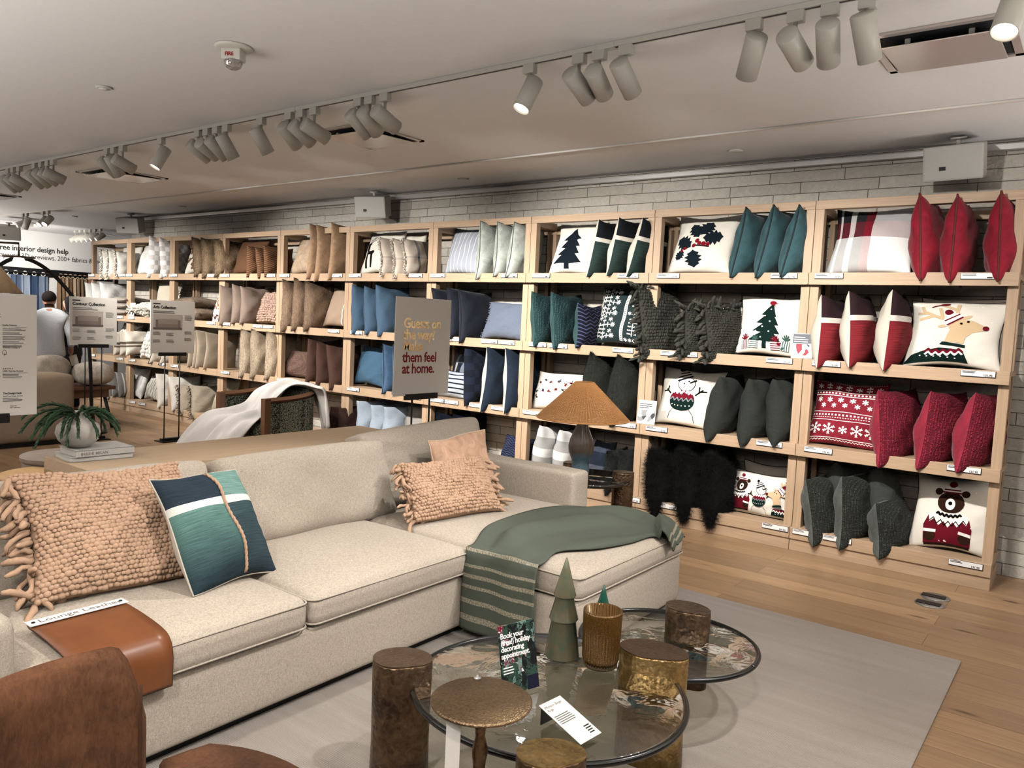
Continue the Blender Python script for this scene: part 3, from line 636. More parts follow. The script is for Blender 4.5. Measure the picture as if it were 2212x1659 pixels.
K['paleblue']=KD('pale blue linen cushion',Ln('pale_blue','#aebccb'),.18)
K['grey_shadow']=KD('grey cushion in shadow beside the pale blue ones',Ln('shadow_grey','#a39a92'))
K['navy_fur']=KD('navy fur cushion',fabric('navy_fur','#1b2948',.25,weave='fur',bump=.7),.18,fur=(5000,.02,.3),name='fur_pillow')
K['navy_zig']=KD('navy lumbar cushion with fine zigzag',fabric('navy_fine_zig',None,.12,250,.3,pat=P_zig(12,14,.05,'#1b2340','#46507c',.6)),name='lumbar_pillow')
K['plaid_grey']=KD('black and white check cushion',fabric('grey_check',None,.25,350,.3,pat=P_plaid([(0,'#d9d5cf'),(.3,'#1c1f2b'),(.62,'#d9d5cf')],[(0,'#9b9a98'),(.28,'#1c1f2b'),(.45,'#d9d5cf'),(.6,'#55565c'),(.8,'#d9d5cf')],.5)),.19)
K['plaid_navy']=KD('navy check cushion behind the lamp base',fabric('navy_plaid',None,.2,350,.3,pat=P_plaid([(0,'#d9d5cf'),(.2,'#1f2a44'),(.6,'#1d3a48')],[(0,'#6b6f7c'),(.4,'#1f2a44'),(.7,'#545a6c')],.5)))
K['dark_fur']=KD('charcoal green fur cushion',fabric('charcoal_fur','#3c403d',.25,weave='fur',bump=.8),.2,fur=(6000,.024,.35),name='fur_pillow')
K['black_lamb']=KD('black shaggy long haired cushion',fabric('black_lamb','#1b1a15',.3,weave='fur',bump=.8),.24,fur=(14000,.075,.55),name='fur_pillow')
K['three_animals']=KD('cream lumbar cushion with bear, snowman and reindeer',CREAM,name='lumbar_pillow',**HOL)
K['animals_behind']=KD('cream lumbar cushion behind the three animals one',CREAMD,name='lumbar_pillow',**HOL)
K['green_bead']=KD('grey green velvet cushion with beaded face',fabric('green_beads','#43473f',.36,75,.8,weave='bead'),.23,V('greygreen_back','#6a7068'),yaw=12)
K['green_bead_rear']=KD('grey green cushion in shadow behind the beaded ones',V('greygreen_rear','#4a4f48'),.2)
K['bear']=KD('cream cushion with a brown bear in a sweater',CREAM,**HOL)
PT=[
 (1,'cream_plain','A',0,1,-12.308,0.194,0.267,0.759),
 (1,'cream_fringe','F',0,3,-12.494,-0.087,0.47,-0.022),
 (1,'cream_fringe','F',1,3,-12.301,-0.093,0.472,0.008),
 (1,'cream_fringe','F',2,3,-12.047,-0.057,0.411,-0.036),
 (1,'white_fluffy','A',0,1,-11.612,-0.011,0.512,0.435),
 (1,'white_check','F',0,2,-11.068,-0.069,0.613,0.064),
 (1,'white_check','F',1,2,-10.756,-0.081,0.591,-0.027),
 (1,'snowflake_brown','A',0,1,-10.216,0.001,0.47,0.505),
 (1,'fur_brown','F',0,3,-9.886,-0.041,0.527,-0.072),
 (1,'fur_brown','F',1,3,-9.667,-0.059,0.526,-0.038),
 (1,'fur_brown','F',2,3,-9.373,-0.046,0.487,-0.015),
 (1,'brown_weave','A',0,1,-9.006,0.007,0.451,0.745),
 (1,'brown_zigzag','F',0,3,-8.678,-0.051,0.398,0.016),
 (1,'brown_zigzag','F',1,3,-8.483,-0.068,0.4,-0.063),
 (1,'brown_zigzag','F',2,3,-8.312,-0.05,0.395,-0.024),
 (1,'beige_velvet','A',0,1,-7.791,0.006,0.453,0.572),
 (1,'tan_suede','F',0,3,-7.457,-0.075,0.654,0.039),
 (1,'tan_suede','F',1,3,-7.315,-0.101,0.669,0.02),
 (1,'tan_suede','F',2,3,-7.087,-0.084,0.658,0.035),
 (1,'deer','A',0,1,-6.523,0.004,0.49,0.558),
 (1,'cream_back','A',0,1,-6.139,0.156,0.295,0.317),
 (1,'plaid_fringe','F',0,3,-6.263,-0.036,0.432,-0.043),
 (1,'plaid_fringe','F',1,3,-6.051,-0.056,0.436,-0.043),
 (1,'plaid_fringe','F',2,3,-5.911,-0.026,0.402,-0.061),
 (1,'pale_stripe','A',0,1,-5.282,-0.001,0.49,0.497),
 (1,'sage_velvet','F',0,3,-4.9,-0.062,0.561,0.032),
 (1,'sage_velvet','F',1,3,-4.68,-0.035,0.517,0.026),
 (1,'sage_velvet','F',2,3,-4.506,-0.039,0.521,0.083),
 (1,'dark_tree','A',0,1,-3.936,-0.002,0.483,0.531),
 (1,'green_stripe','F',0,3,-3.596,-0.037,0.505,0.098),
 (1,'green_stripe','F',1,3,-3.393,-0.029,0.511,0.097),
 (1,'green_stripe','F',2,3,-3.196,-0.033,0.509,0.131),
 (1,'holly','A',0,1,-2.716,0.001,0.495,0.552),
 (1,'teal_velvet','F',0,3,-2.296,-0.042,0.536,0.089),
 (1,'teal_velvet','F',1,3,-2.095,-0.045,0.549,0.1),
 (1,'teal_velvet','F',2,3,-1.909,-0.038,0.532,0.102),
 (1,'plaid_red','A',0,1,-1.417,-0.004,0.496,0.586),
 (1,'red_velvet','F',0,3,-1.043,-0.064,0.579,-0.046),
 (1,'red_velvet','F',1,3,-0.856,-0.075,0.568,0.005),
 (1,'red_velvet','F',2,3,-0.598,-0.068,0.566,-0.024),
 (2,'white_cord','F',0,3,-13.012,0.087,0.411,-0.021),
 (2,'white_cord','F',1,3,-12.8,0.07,0.429,-0.006),
 (2,'white_cord','F',2,3,-12.525,0.063,0.445,-0.006),
 (2,'grey_stack','S',0,3,-12.106,0.188,0.235,0.805),
 (2,'grey_stack','S',1,3,-12.108,0.067,0.143,0.705),
 (2,'grey_stack','S',2,3,-12.098,-0.032,0.128,0.633),
 (2,'cream_chunky','S',0,1,-11.299,-0.101,0.355,0.69),
 (2,'cream_texture','A',0,1,-11.044,0.126,0.401,0.837),
 (2,'tan_fur_stack','S',0,2,-10.194,0.185,0.283,1.128),
 (2,'tan_fur_stack','S',1,2,-10.074,-0.004,0.217,0.813),
 (2,'reindeer_brown','A',0,1,-9.578,0.003,0.488,0.373),
 (2,'taupe_linen','F',0,3,-9.241,-0.053,0.535,-0.007),
 (2,'taupe_linen','F',1,3,-8.971,-0.025,0.521,0.013),
 (2,'taupe_linen','F',2,3,-8.778,-0.023,0.491,0.013),
 (2,'pink_knit','A',0,1,-8.518,0.006,0.411,0.601),
 (2,'tan_fur','F',0,3,-7.918,-0.085,0.638,0.01),
 (2,'tan_fur','F',1,3,-7.723,-0.06,0.63,0.027),
 (2,'tan_fur','F',2,3,-7.502,-0.055,0.583,0.001),
 (2,'tan_stripe','A',0,1,-7.177,0.019,0.464,0.482),
 (2,'blue_linen','F',0,3,-6.678,-0.049,0.551,-0.018),
 (2,'blue_linen','F',1,3,-6.471,-0.05,0.538,-0.026),
 (2,'blue_linen','F',2,3,-6.27,-0.06,0.565,-0.049),
 (2,'navy_velvet','F',0,3,-5.447,-0.016,0.499,-0.04),
 (2,'navy_velvet','F',1,3,-5.237,-0.024,0.518,-0.059),
 (2,'navy_velvet','F',2,3,-5.085,-0.058,0.531,-0.041),
 (2,'bluegrey_lumbar','A',0,1,-4.684,-0.006,0.373,0.621),
 (2,'teal_bead','F',0,2,-4.208,-0.054,0.515,-0.052),
 (2,'teal_bead','F',1,2,-3.981,-0.066,0.526,-0.053),
 (2,'navy_bead','F',0,1,-3.73,-0.041,0.403,-0.002),
 (2,'green_folk','A',0,1,-3.399,0.006,0.518,0.611),
 (2,'green_knit','F',0,3,-3.038,-0.149,0.625,-0.068),
 (2,'green_knit','F',1,3,-2.66,-0.058,0.4,0.016),
 (2,'green_knit','F',2,3,-2.462,-0.076,0.444,-0.042),
 (2,'tree_gift','A',0,1,-2.105,-0.005,0.477,0.556),
 (2,'red_cream','F',0,3,-1.643,-0.065,0.532,-0.008),
 (2,'red_cream','F',1,3,-1.446,-0.046,0.542,-0.041),
 (2,'red_cream','F',2,3,-1.213,-0.051,0.56,0.018),
 (2,'reindeer','A',0,1,-0.84,-0.01,0.47,0.612),
 (2,'reindeer_behind','A',0,1,-0.79,0.019,0.467,0.569),
 (3,'cream_pattern','A',0,1,-12.216,0.03,0.486,0.933),
 (3,'cream_band','F',0,3,-12.056,0.024,0.368,0.023),
 (3,'cream_band','F',1,3,-11.884,0.035,0.371,-0.007),
 (3,'cream_band','F',2,3,-11.701,0.04,0.38,-0.035),
 (3,'white_bump','A',0,1,-11.468,0.061,0.419,0.365),
 (3,'tan_edge','F',0,2,-10.961,-0.038,0.446,0.094),
 (3,'tan_edge','F',1,2,-10.7,-0.027,0.433,0.077),
 (3,'cream_zig','F',0,4,-10.011,-0.026,0.499,-0.026),
 (3,'cream_zig','F',1,4,-9.867,-0.023,0.515,-0.015),
 (3,'cream_zig','F',2,4,-9.781,-0.029,0.532,-0.005),
 (3,'cream_zig','F',3,4,-9.574,-0.029,0.517,0.05),
 (3,'cream_fur','F',0,3,-8.771,-0.064,0.628,0.039),
 (3,'cream_fur','F',1,3,-8.538,-0.056,0.629,0.007),
 (3,'cream_fur','F',2,3,-8.216,-0.048,0.601,0.033),
 (3,'brown_tex','A',0,1,-7.947,0.007,0.334,0.636),
 (3,'brown_linen','F',0,3,-7.428,-0.039,0.54,0.045),
 (3,'brown_linen','F',1,3,-7.25,-0.061,0.522,0.01),
 (3,'brown_linen','F',2,3,-7.04,-0.076,0.53,-0.065),
 (3,'blue_plain','A',0,1,-6.618,0.018,0.442,0.495),
 (3,'blue_velvet','F',0,2,-6.161,-0.035,0.538,-0.005),
 (3,'blue_velvet','F',1,2,-5.991,-0.024,0.526,-0.006),
 (3,'plaid_blue','A',0,1,-5.318,0.053,0.378,0.379),
 (3,'stripe_blue','A',0,1,-5.34,-0.007,0.282,0.388),
 (3,'navy_check','F',0,1,-4.992,-0.045,0.574,-0.02),
 (3,'navy_velvet_cream','F',0,2,-4.747,-0.087,0.645,0.049),
 (3,'navy_velvet_cream','F',1,2,-4.482,-0.072,0.629,-0.02),
 (3,'figures','A',0,1,-4.039,0.041,0.305,0.61),
 (3,'green_fur','F',0,2,-3.581,-0.055,0.624,0.022),
 (3,'green_fur','F',1,2,-3.303,-0.052,0.615,0.036),
 (3,'snowman','A',0,1,-2.756,-0.009,0.488,0.569),
 (3,'green_linen','F',0,3,-2.418,-0.068,0.539,0.081),
 (3,'green_linen','F',1,3,-2.149,-0.073,0.538,0.03),
 (3,'green_linen','F',2,3,-1.943,-0.034,0.513,-0.037),
 (3,'red_snow','A',0,1,-1.494,-0.012,0.488,0.533),
 (3,'red_bead','F',0,3,-1.14,-0.081,0.544,-0.04),
 (3,'red_bead','F',1,3,-0.857,-0.07,0.546,0.047),
 (3,'red_bead','F',2,3,-0.626,-0.055,0.553,0.073),
 (4,'stripe_grey','F',0,3,-12.294,-0.071,0.432,-0.006),
 (4,'stripe_grey','F',1,3,-12.103,-0.015,0.404,-0.036),
 (4,'stripe_grey','F',2,3,-11.922,0.003,0.385,-0.05),
 (4,'white_plain','A',0,1,-11.878,0.031,0.432,0.453),
 (4,'stripe_faced','A',0,1,-11.326,0.021,0.342,0.429),
 (4,'white_linen','F',0,2,-10.786,-0.036,0.503,-0.051),
 (4,'white_linen','F',1,2,-10.43,-0.042,0.501,-0.11),
 (4,'beige_fringe','F',0,2,-10.228,-0.086,0.445,-0.096),
 (4,'beige_fringe','F',1,2,-9.932,-0.106,0.471,-0.071),
 (4,'beige_tassel','A',0,1,-9.516,0.027,0.479,0.44),
 (4,'brown_fringe','A',0,1,-8.452,0.187,0.326,0.427),
 (4,'brown_loose','F',0,2,-6.998,0.067,0.316,0.058),
 (4,'brown_loose','F',1,2,-6.849,0.061,0.319,0.017),
 (4,'paleblue','F',0,3,-6.527,0.103,0.385,-0.018),
 (4,'paleblue','F',1,3,-6.306,0.104,0.361,0.005),
 (4,'paleblue','F',2,3,-6.114,0.103,0.362,0.01),
 (4,'grey_shadow','A',0,1,-5.921,0.15,0.337,0.416),
 (4,'navy_fur','F',0,2,-5.331,0.108,0.371,0.005),
 (4,'navy_fur','F',1,2,-5.115,0.099,0.385,0.022),
 (4,'navy_zig','A',0,1,-4.512,0.033,0.276,0.365),
 (4,'plaid_grey','F',0,2,-4.089,0.056,0.448,0.067),
 (4,'plaid_grey','F',1,2,-3.862,0.05,0.438,0.053),
 (4,'plaid_navy','A',0,1,-3.584,0.066,0.322,0.26),
 (4,'dark_fur','F',0,2,-3.341,-0.018,0.38,-0.006),
 (4,'dark_fur','F',1,2,-3.214,-0.024,0.403,-0.008),
 (4,'black_lamb','F',0,3,-2.9,-0.101,0.516,-0.056),
 (4,'black_lamb','F',1,3,-2.64,-0.098,0.548,-0.058),
 (4,'black_lamb','F',2,3,-2.408,-0.092,0.538,-0.046),
 (4,'three_animals','A',0,1,-2.08,-0.079,0.337,0.562),
 (4,'animals_behind','A',0,1,-2.039,0.075,0.319,0.488),
 (4,'green_bead','F',0,3,-1.589,-0.1,0.505,-0.087),
 (4,'green_bead','F',1,3,-1.361,-0.088,0.538,-0.019),
 (4,'green_bead','F',2,3,-1.122,-0.092,0.395,-0.048),
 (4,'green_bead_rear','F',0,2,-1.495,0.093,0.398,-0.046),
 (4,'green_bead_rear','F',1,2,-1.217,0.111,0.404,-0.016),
 (4,'bear','A',0,1,-0.752,-0.053,0.51,0.511),
]
TAGS=[
(1,-12.87,None),(1,-11.90,None),(1,-11.68,None),(1,-10.71,None),(1,-10.44,None),(1,-9.49,None),(1,-9.19,None),(1,-8.22,None),(1,-7.94,None),(1,-6.99,None),(1,-6.68,None),(1,-5.75,None),(1,-5.44,None),(1,-4.53,None),(1,-4.16,None),(1,-3.26,'121.95'),(1,-2.89,'131.95'),(1,-1.95,'121.95'),(1,-1.63,'103.95'),(1,-0.70,None),
(2,-11.95,None),(2,-11.60,None),(2,-9.49,None),(2,-9.15,None),(2,-8.45,None),(2,-8.24,None),(2,-7.01,None),(2,-6.63,None),(2,-5.15,None),(2,-4.73,None),(2,-4.52,None),(2,-4.16,None),(2,-3.93,None),(2,-3.27,'173.95'),(2,-2.82,'98.95'),(2,-2.69,'179.95'),(2,-1.94,'131.95'),(2,-1.60,'131.95'),(2,-0.65,'131.95'),
(3,-12.82,None),(3,-11.94,None),(3,-11.56,None),(3,-10.72,None),(3,-10.38,None),(3,-9.14,None),(3,-7.93,None),(3,-7.66,None),(3,-6.65,None),(3,-5.71,None),(3,-5.37,None),(3,-5.19,None),(3,-4.85,None),(3,-4.57,None),(3,-4.19,None),(3,-3.20,'139.95'),(3,-2.91,'121.95'),(3,-1.97,'131.95'),(3,-1.61,'173.95'),(3,-0.68,'131.95'),
(4,-11.55,None),(4,-11.26,None),(4,-3.12,'171.95'),(4,-2.78,'171.95'),(4,-1.88,'139.95'),(4,-1.65,None),(4,-1.43,None),(4,-0.62,'131.95'),
]
ROWN={1:'top',2:'second',3:'third',4:'bottom'}
ORD={1:[''],2:['left','right'],3:['left','middle','right'],4:['first','second','third','last']}
cache={}; PLACED=[]
def build_pillow(kind,w,h,label,group,mw,t=None,n=20):
    d=K[kind]; t=t or d['t']; key=(kind,round(w,2),round(h,2),round(t,2))
    if key not in cache:
        P=psurf(w,h,t,d.get('p',.1),hash(kind)%97 if False else sum(map(ord,kind))%97)
        mats=[d['m'],d['back'] or d['m']]; parts=[('cover',pillow_mesh('cover',P,n,mats))]
        if 'pipe' in d: parts.append(('piping',piping_mesh(P,d['pr'],plain('piping_'+kind,d['pipe'],.8))))
        if 'knit' in d: parts.append(('knit_knots',knit_mesh(P,*d['knit'],d['m'],1,sides=(1,-1),w=w,h=h)))
        if 'fringe' in d:
            e,q,ln,rd,c=d['fringe']; parts.append(('fringe',fringe_mesh(P,e,q,ln,rd,plain('fringe_'+kind,c,.95))))
        if 'fur' in d: parts.append(('fur',fur_mesh(P,d['fur'][0],d['fur'][1],d['m'],d['fur'][2])))
        for li,(c,polys) in enumerate(motif(kind)):
            parts.append(('applique',applique_mesh(P,polys,plain('felt_'+(c.lstrip('#')),c,.95,spec=.1),li)))
        cache[key]=parts
    parts=cache[key]
    if len(parts)==1:
        o=obj(d['name'],parts[0][1],mw=mw); tag(o,label,'pillow',group)
    else:
        o=thing(d['name'],label,'pillow',mw,group)
        for nm,me in parts: obj(nm,me,o)
    return o
rr=random.Random(11)
byrow={}
for e in PT: byrow.setdefault(e[0],[]).append(e)
for row,kind,m,i,n,x,z,h,w in PT:
    d=K[kind]; lz=LZ[row]; rn=ROWN[row]
    where='on the '+rn+' shelf'
    group=None
    if n>1:
        if m=='S': o_=['topmost','middle','lowest'][i] if n==3 else ['topmost','lowest'][i]; lab=f"{d['desc']}, {o_}, {where}"
        elif n==4: lab=f"{d['desc']}, {ORD[4][i]} from the left {where}"
        else: lab=f"{d['desc']}, {ORD[n][i]} of {['','','two','three'][n]} {where}"
        group=f"{kind.replace('_',' ')} pillows on the {rn} shelf"
    else: lab=f"{d['desc']}, {where}"
    if m=='F':
        hh=min(max(h,.36),.66); ww=min(d['w'],hh+.03)
        same=[e for e in byrow[row] if e[1]==kind]; gaps=[abs(a[5]-b[5]) for a in same for b in same if a[3]<b[3]]
        t=min(d['t']*1.22,min(gaps)*1.12 if gaps else 9)
        if 'fur' in d or 'knit' in d: ww-=.06
        zz_=lz+max(z,-.1) if z<.05 else lz-.03
        if z>=.05: hh=h+z+.03; ww=min(.5,hh)
        yw=R_(90-d.get('yaw',0)+rr.uniform(-3,3))
        yc=5.825+ww/2
        if kind=='green_bead_rear': yc=6.16; zz_=lz; ww=.3
        if kind in('plaid_fringe','cream_fringe','beige_fringe','brown_zigzag'): yc+=.01
        # roll leans the standing cushion sideways (along the shelf)
        mw=Matrix.Translation((x-w*0.0,yc,zz_))@Matrix.Rotation(math.atan2(w,hh),4,'Y')@Matrix.Rotation(yw,4,'Z')
        mw=Matrix.Translation((-math.sin(math.atan2(w,hh))*hh/2,0,0))@mw
        o=build_pillow(kind,ww,hh,lab,group,mw,t)
    elif m=='A':
        ww=min(w,.6); hh=min(h,.54); y0,ln=6.05,19
        if z>.03 and kind not in('cream_plain','cream_back','cream_texture','animals_behind','reindeer_behind'): hh=min(h+z+.01,.54); z=-.005
        if kind in('cream_plain','cream_back','animals_behind','reindeer_behind'): y0=6.2; hh=h+max(z,0); z=0; ln=6
        if kind=='cream_texture': z=.12; y0=6.1; ln=10
        if kind in('plaid_blue',): y0=6.13; z=0;hh=.45
        mw=at((x,y0,lz+max(z,-.012)+.0),0,R_(ln),R_({'snowman':1,'holly':1,'plaid_red':1}.get(kind,0)))
        o=build_pillow(kind,ww,hh/math.cos(R_(ln)),lab,group,mw,min(d['t'],.17),n=30)
    else:
        ww=min(w,.62); hh=h*.95
        off={('grey_stack',0):.19,('grey_stack',1):.095,('grey_stack',2):0,('cream_chunky',0):0,('tan_fur_stack',0):.15,('tan_fur_stack',1):0}[(kind,i)]
        th={'grey_stack':.095,'cream_chunky':.2,'tan_fur_stack':.16}[kind]
        mw=Matrix.Translation((x,5.86 if kind!='cream_chunky' else 5.84,lz+off+th/2+.004))@Matrix.Rotation(R_(-90),4,'X')
        o=build_pillow(kind,ww,.46,lab,group,mw,th)
    PLACED.append((row,x,lab,kind))
DYE[0]=0.0
# ---------------------------------------------------------------- price tags
tagm=plain('tag_card','#e4e1dc',.4); tagd=plain('tag_holder','#23201f',.5)
def finelines(n,w,h,x0,z0,seed=0,ww=1.0,gap=None):
    r=random.Random(seed); bm=bmesh.new()
    for i in range(n):
        z=z0-i*(gap or h*1.9); box(bm,x0,x0+w*r.uniform(.7,1)*ww,-.0006,.0004,z-h/2,z+h/2)
    return bm
seen={}
for k,(row,x,price) in enumerate(TAGS):
    near=min((p for p in PLACED if p[0]==row),key=lambda p:abs(p[1]-x)); key=near[2]
    base=K[near[3]]['desc']; short=' '.join(base.split()[:5]).rstrip(',')
    for bad in (' with',' with a',' and',' in',' on',' with an',' of',' covered',' standing'):
        if short.endswith(bad): short=short[:-len(bad)]
    q=(row,near[3]); seen[q]=seen.get(q,0)+1
    cnt=sum(1 for r2,x2,_ in TAGS if r2==row and min((p for p in PLACED if p[0]==row),key=lambda p:abs(p[1]-x2))[3]==near[3])
    side='' if cnt==1 else (['left ','right '] if cnt==2 else ['left ','middle ','right '])[seen[q]-1]
    pr=f' reading {price}' if price else ''
    t=thing('price_tag',f"{side}white price tag{pr} on {ROWN[row]} ledge under {short}",'price tag',(x,FY-.004,LZ[row]-.026),'price tags on the shelf ledges')
    B('tag_holder',tagd,t,-.1,.1,-.002,.0035,-.021,.021,bev=.001)
    B('card',tagm,t,-.098,.096,-.004,-.002,-.016,.0195,bev=.0005)
    obj('fine_print',mesh('fine_print',finelines(2,.085,.0042,-.09,.0135,k),GREYINK if not price else INK,False),t,mw=(0,-.0046,0))
    if price: letter('price',price,.019,INK,t,.03,-.0135,-.0046,bold=.0006)
    else: obj('price',mesh('price',finelines(1,.034,.008,.05,-.009,k),INK,False),t,mw=(0,-.0046,0))
# small photo cards standing on the ledges
def photo_card(x,row,w,h,label,top,bot,k):
    t=thing('photo_card',label,'card',at((x,5.892,LZ[row]+.002),R_(4),R_(8)))
    B('backing',PAPER,t,-w/2,w/2,0,.004,0,h,bev=.0008)
    B('header',top,t,-w/2+.004,w/2-.004,-.001,.0002,h*.6,h-.004,bev=0)
    g=G('card_photo_%d'%k); v=g.n('ShaderNodeTexVoronoi',{'Vector':g.tc('Object'),'Scale':26}).outputs[1]
    s=g.n('ShaderNodeSeparateColor',{0:v}).outputs[0]
    B('photo',g.fin(g.ramp(s,bot,'CONSTANT'),.5),t,-w/2+.004,w/2-.004,-.001,.0002,.022,h*.58,bev=0)
    obj('fine_print',mesh('fine_print',finelines(3,w*.7,.006,-w*.42,h*.84,k,1,.016),PAPER if k!=2 else INK,False),t,mw=(0,-.0014,0))
photo_card(-1.79,2,.15,.185,'small photo card with dark header beside the tree and gifts cushion',plain('card_slate','#4b4d55',.5),[(0,'#e8e4de'),(.45,'#9b2033'),(.7,'#cfc6c0'),(.85,'#352a2a')],1)
photo_card(-3.03,3,.16,.2,'small black and white photo card beside the snowman cushion',plain('card_pale','#dcdad6',.5),[(0,'#d9d7d3'),(.4,'#8a8a88'),(.65,'#3b3b3b'),(.85,'#c2c0bc')],2)
photo_card(-11.66,2,.14,.2,'small photo card in front of the flat greige cushion stack',plain('card_ice','#c8ccd2',.5),[(0,'#d9d7d3'),(.4,'#3b3b40'),(.65,'#8a8a88')],3)
photo_card(-9.44,2,.12,.16,'small card with dark red photo by the white reindeer pattern cushion',plain('card_ivory','#ddd3c4',.5),[(0,'#5b1b22'),(.4,'#d9cfc4'),(.65,'#2f1c1c')],4)
# ================================================================ sectional sofa
SOFA=fabric('sofa_chenille','#b7a997',.26,1,.55,weave='chenille',rough=.95)
def cushion(w,d,h,r,crown=.02,n=18,m=6,sag=0,seed=0,front=0):
    """soft box centred in x,y, base at z=0"""
    bm=bmesh.new(); rr=random.Random(seed); ph=[rr.uniform(0,6) for _ in range(4)]
    def spread(k,half,rad):
        o=[]
        e=[-half,-half+rad*.15,-half+rad*.45,-half+rad]; mid=k
        return e+[-half+rad+(2*(half-rad))*i/mid for i in range(1,mid)]+[-x for x in e[::-1]]
    xs,ys,zs=spread(n,w/2,r),spread(n,d/2,r),spread(max(3,m),h/2,min(r,h/2*.98))
    vid={}
    def V(i,j,k):
        if (i,j,k) not in vid:
            p=Vector((xs[i],ys[j],zs[k])); q=Vector([max(-(H-min(r,H*.98)),min(H-min(r,H*.98),c)) for c,H in zip(p,(w/2,d/2,h/2))])
            dl=p-q; rad=min(r,h/2*.98)
            if dl.length>1e-9: p=q+dl.normalized()*rad if dl.length>rad else q+dl.normalized()*min(rad,dl.length*1.0) if False else q+dl.normalized()*rad
            u,v=2*xs[i]/w,2*ys[j]/d
            f=max(0,(1-u**4)*(1-v**4))
            s=1 if p.z>0 else -.25
            p.z+=s*crown*f*(1 if abs(zs[k])>h*.3 else .4); p.z+=.004*f*math.sin(5*u+ph[0])*math.sin(4*v+ph[1])
            p.x*=1+.012*(1-v*v)*(1 if crown else 0); p.y*=1+.008*(1-u*u)*(1 if crown else 0)
            p.z+=h/2; vid[i,j,k]=bm.verts.new(p)
        return vid[i,j,k]
    nx,ny,nz=len(xs)-1,len(ys)-1,len(zs)-1
    for i in range(nx):
        for j in range(ny):
            bm.faces.new((V(i,j,nz),V(i+1,j,nz),V(i+1,j+1,nz),V(i,j+1,nz))); bm.faces.new((V(i,j,0),V(i,j+1,0),V(i+1,j+1,0),V(i+1,j,0)))
    for i in range(nx):
        for k in range(nz):
            bm.faces.new((V(i,0,k),V(i+1,0,k),V(i+1,0,k+1),V(i,0,k+1))); bm.faces.new((V(i,ny,k),V(i,ny,k+1),V(i+1,ny,k+1),V(i+1,ny,k)))
    for j in range(ny):
        for k in range(nz):
            bm.faces.new((V(0,j,k),V(0,j,k+1),V(0,j+1,k+1),V(0,j+1,k))); bm.faces.new((V(nx,j,k),V(nx,j+1,k),V(nx,j+1,k+1),V(nx,j,k+1)))
    return bm
def rrect(w,d,r,z,n=5):
    o=[]
    for cx,cy,a0 in ((w/2-r,d/2-r,0),(-w/2+r,d/2-r,90),(-w/2+r,-d/2+r,180),(w/2-r,-d/2+r,270)):
        for i in range(n+1): a=R_(a0+90*i/n); o.append((cx+r*math.cos(a),cy+r*math.sin(a),z))
    return o
def soft(name,mat,parent,x0,x1,y0,y1,z0,z1,r,crown=.02,seed=0,n=16,welt=False,mw=None):
    w,d,h=x1-x0,y1-y0,z1-z0
    o=obj(name,mesh(name,cushion(w,d,h,r,crown,n,6,seed=seed),mat),parent,mw=mw or Matrix.Translation(((x0+x1)/2,(y0+y1)/2,z0)))
    if welt:
        bm=bmesh.new()
        for z in (h-r*.42,r*.42): tube(bm,[(x*(1+.012),y*(1+.008),q) for x,y,q in rrect(w-.012,d-.012,max(r-.006,.012),z)],.0042,6,True)
        obj('welt',mesh('welt',bm,SOFA),o)
    return o
sf=thing('sectional_sofa','beige chenille sectional sofa with a chaise at its far end','sofa',(-2.9,2.5,0))
L=lambda x,y:(x+2.9,y-2.5)
def sbox(name,x0,x1,y0,y1,z0,z1,r,crown=0,**k):
    return soft(name,SOFA,sf,x0+2.9,x1+2.9,y0-2.5,y1-2.5,z0,z1,r,crown,**k)
bm=cushion(1.12,3.58,.27,.025,0,10,4)
bmesh.ops.translate(bm,vec=(-3.04+2.9,2.535-2.5,.05),verts=bm.verts)
b2=cushion(.76,1.15,.27,.03,0,8,4); bmesh.ops.translate(b2,vec=(-2.22+2.9,3.555-2.5,.05),verts=b2.verts)
me=bpy.data.meshes.new('tmp'); b2.to_mesh(me); b2.free(); bm.from_mesh(me)
obj('base',mesh('base',bm,SOFA),sf)
bm=bx(-3.5+2.9,-2.53+2.9,.8-2.5,4.27-2.5,0,.04); box(bm,-2.55+2.9,-1.9+2.9,3.03-2.5,4.08-2.5,0,.04)
obj('plinth',mesh('plinth',bm,BLK,False),sf)
sbox('seat_cushion',-3.3,-2.455,.93,1.978,.318,.455,.045,.028,seed=1,welt=True)
sbox('seat_cushion',-3.3,-2.455,1.985,2.985,.318,.455,.045,.03,seed=2,welt=True)
sbox('chaise_cushion',-3.3,-1.825,2.992,4.125,.318,.458,.05,.03,seed=3,welt=True,n=22)
sbox('arm',-3.6,-2.60,4.13,4.325,.30,.668,.03)
sbox('arm',-3.6,-2.462,.72,.925,.30,.672,.05)
sbox('back_frame',-3.62,-3.45,.75,4.3,.3,.72,.03)
def backc(y0,y1,h,lean,x,seed,t=.2,z=.455):
    w=y1-y0
    mw=at((x+2.9,(y0+y1)/2-2.5,z),R_(90),R_(lean))@Matrix.Translation((0,t*.5,0))
    bm=cushion(w,t,h,.055,0,16,14)
    for v in bm.verts:
        u=2*v.co.x/w; q=2*v.co.z/h-1; s=1 if v.co.y>0 else -1
        v.co.y+=s*.036*(1-u**4)*(1-q**4) ; v.co.y+=.006*math.sin(9*u+seed)*math.sin(6*q+seed*2)
        v.co.x*=1-.03*(1-q*q); v.co.z+=.012*(1-u*u)*(1 if q>0 else 0)
        if seed==7: v.co.y+=.012*(math.sin(13*q+6*u))*max(0,(-u+.1)); v.co.z+=.02*u
    return obj('back_cushion',mesh('back_cushion',bm,SOFA),sf,mw=mw)
backc(.93,2.085,.46,19,-3.2,3); backc(2.09,3.215,.455,19,-3.19,5); backc(3.12,4.27,.49,19,-3.33,7,.2)
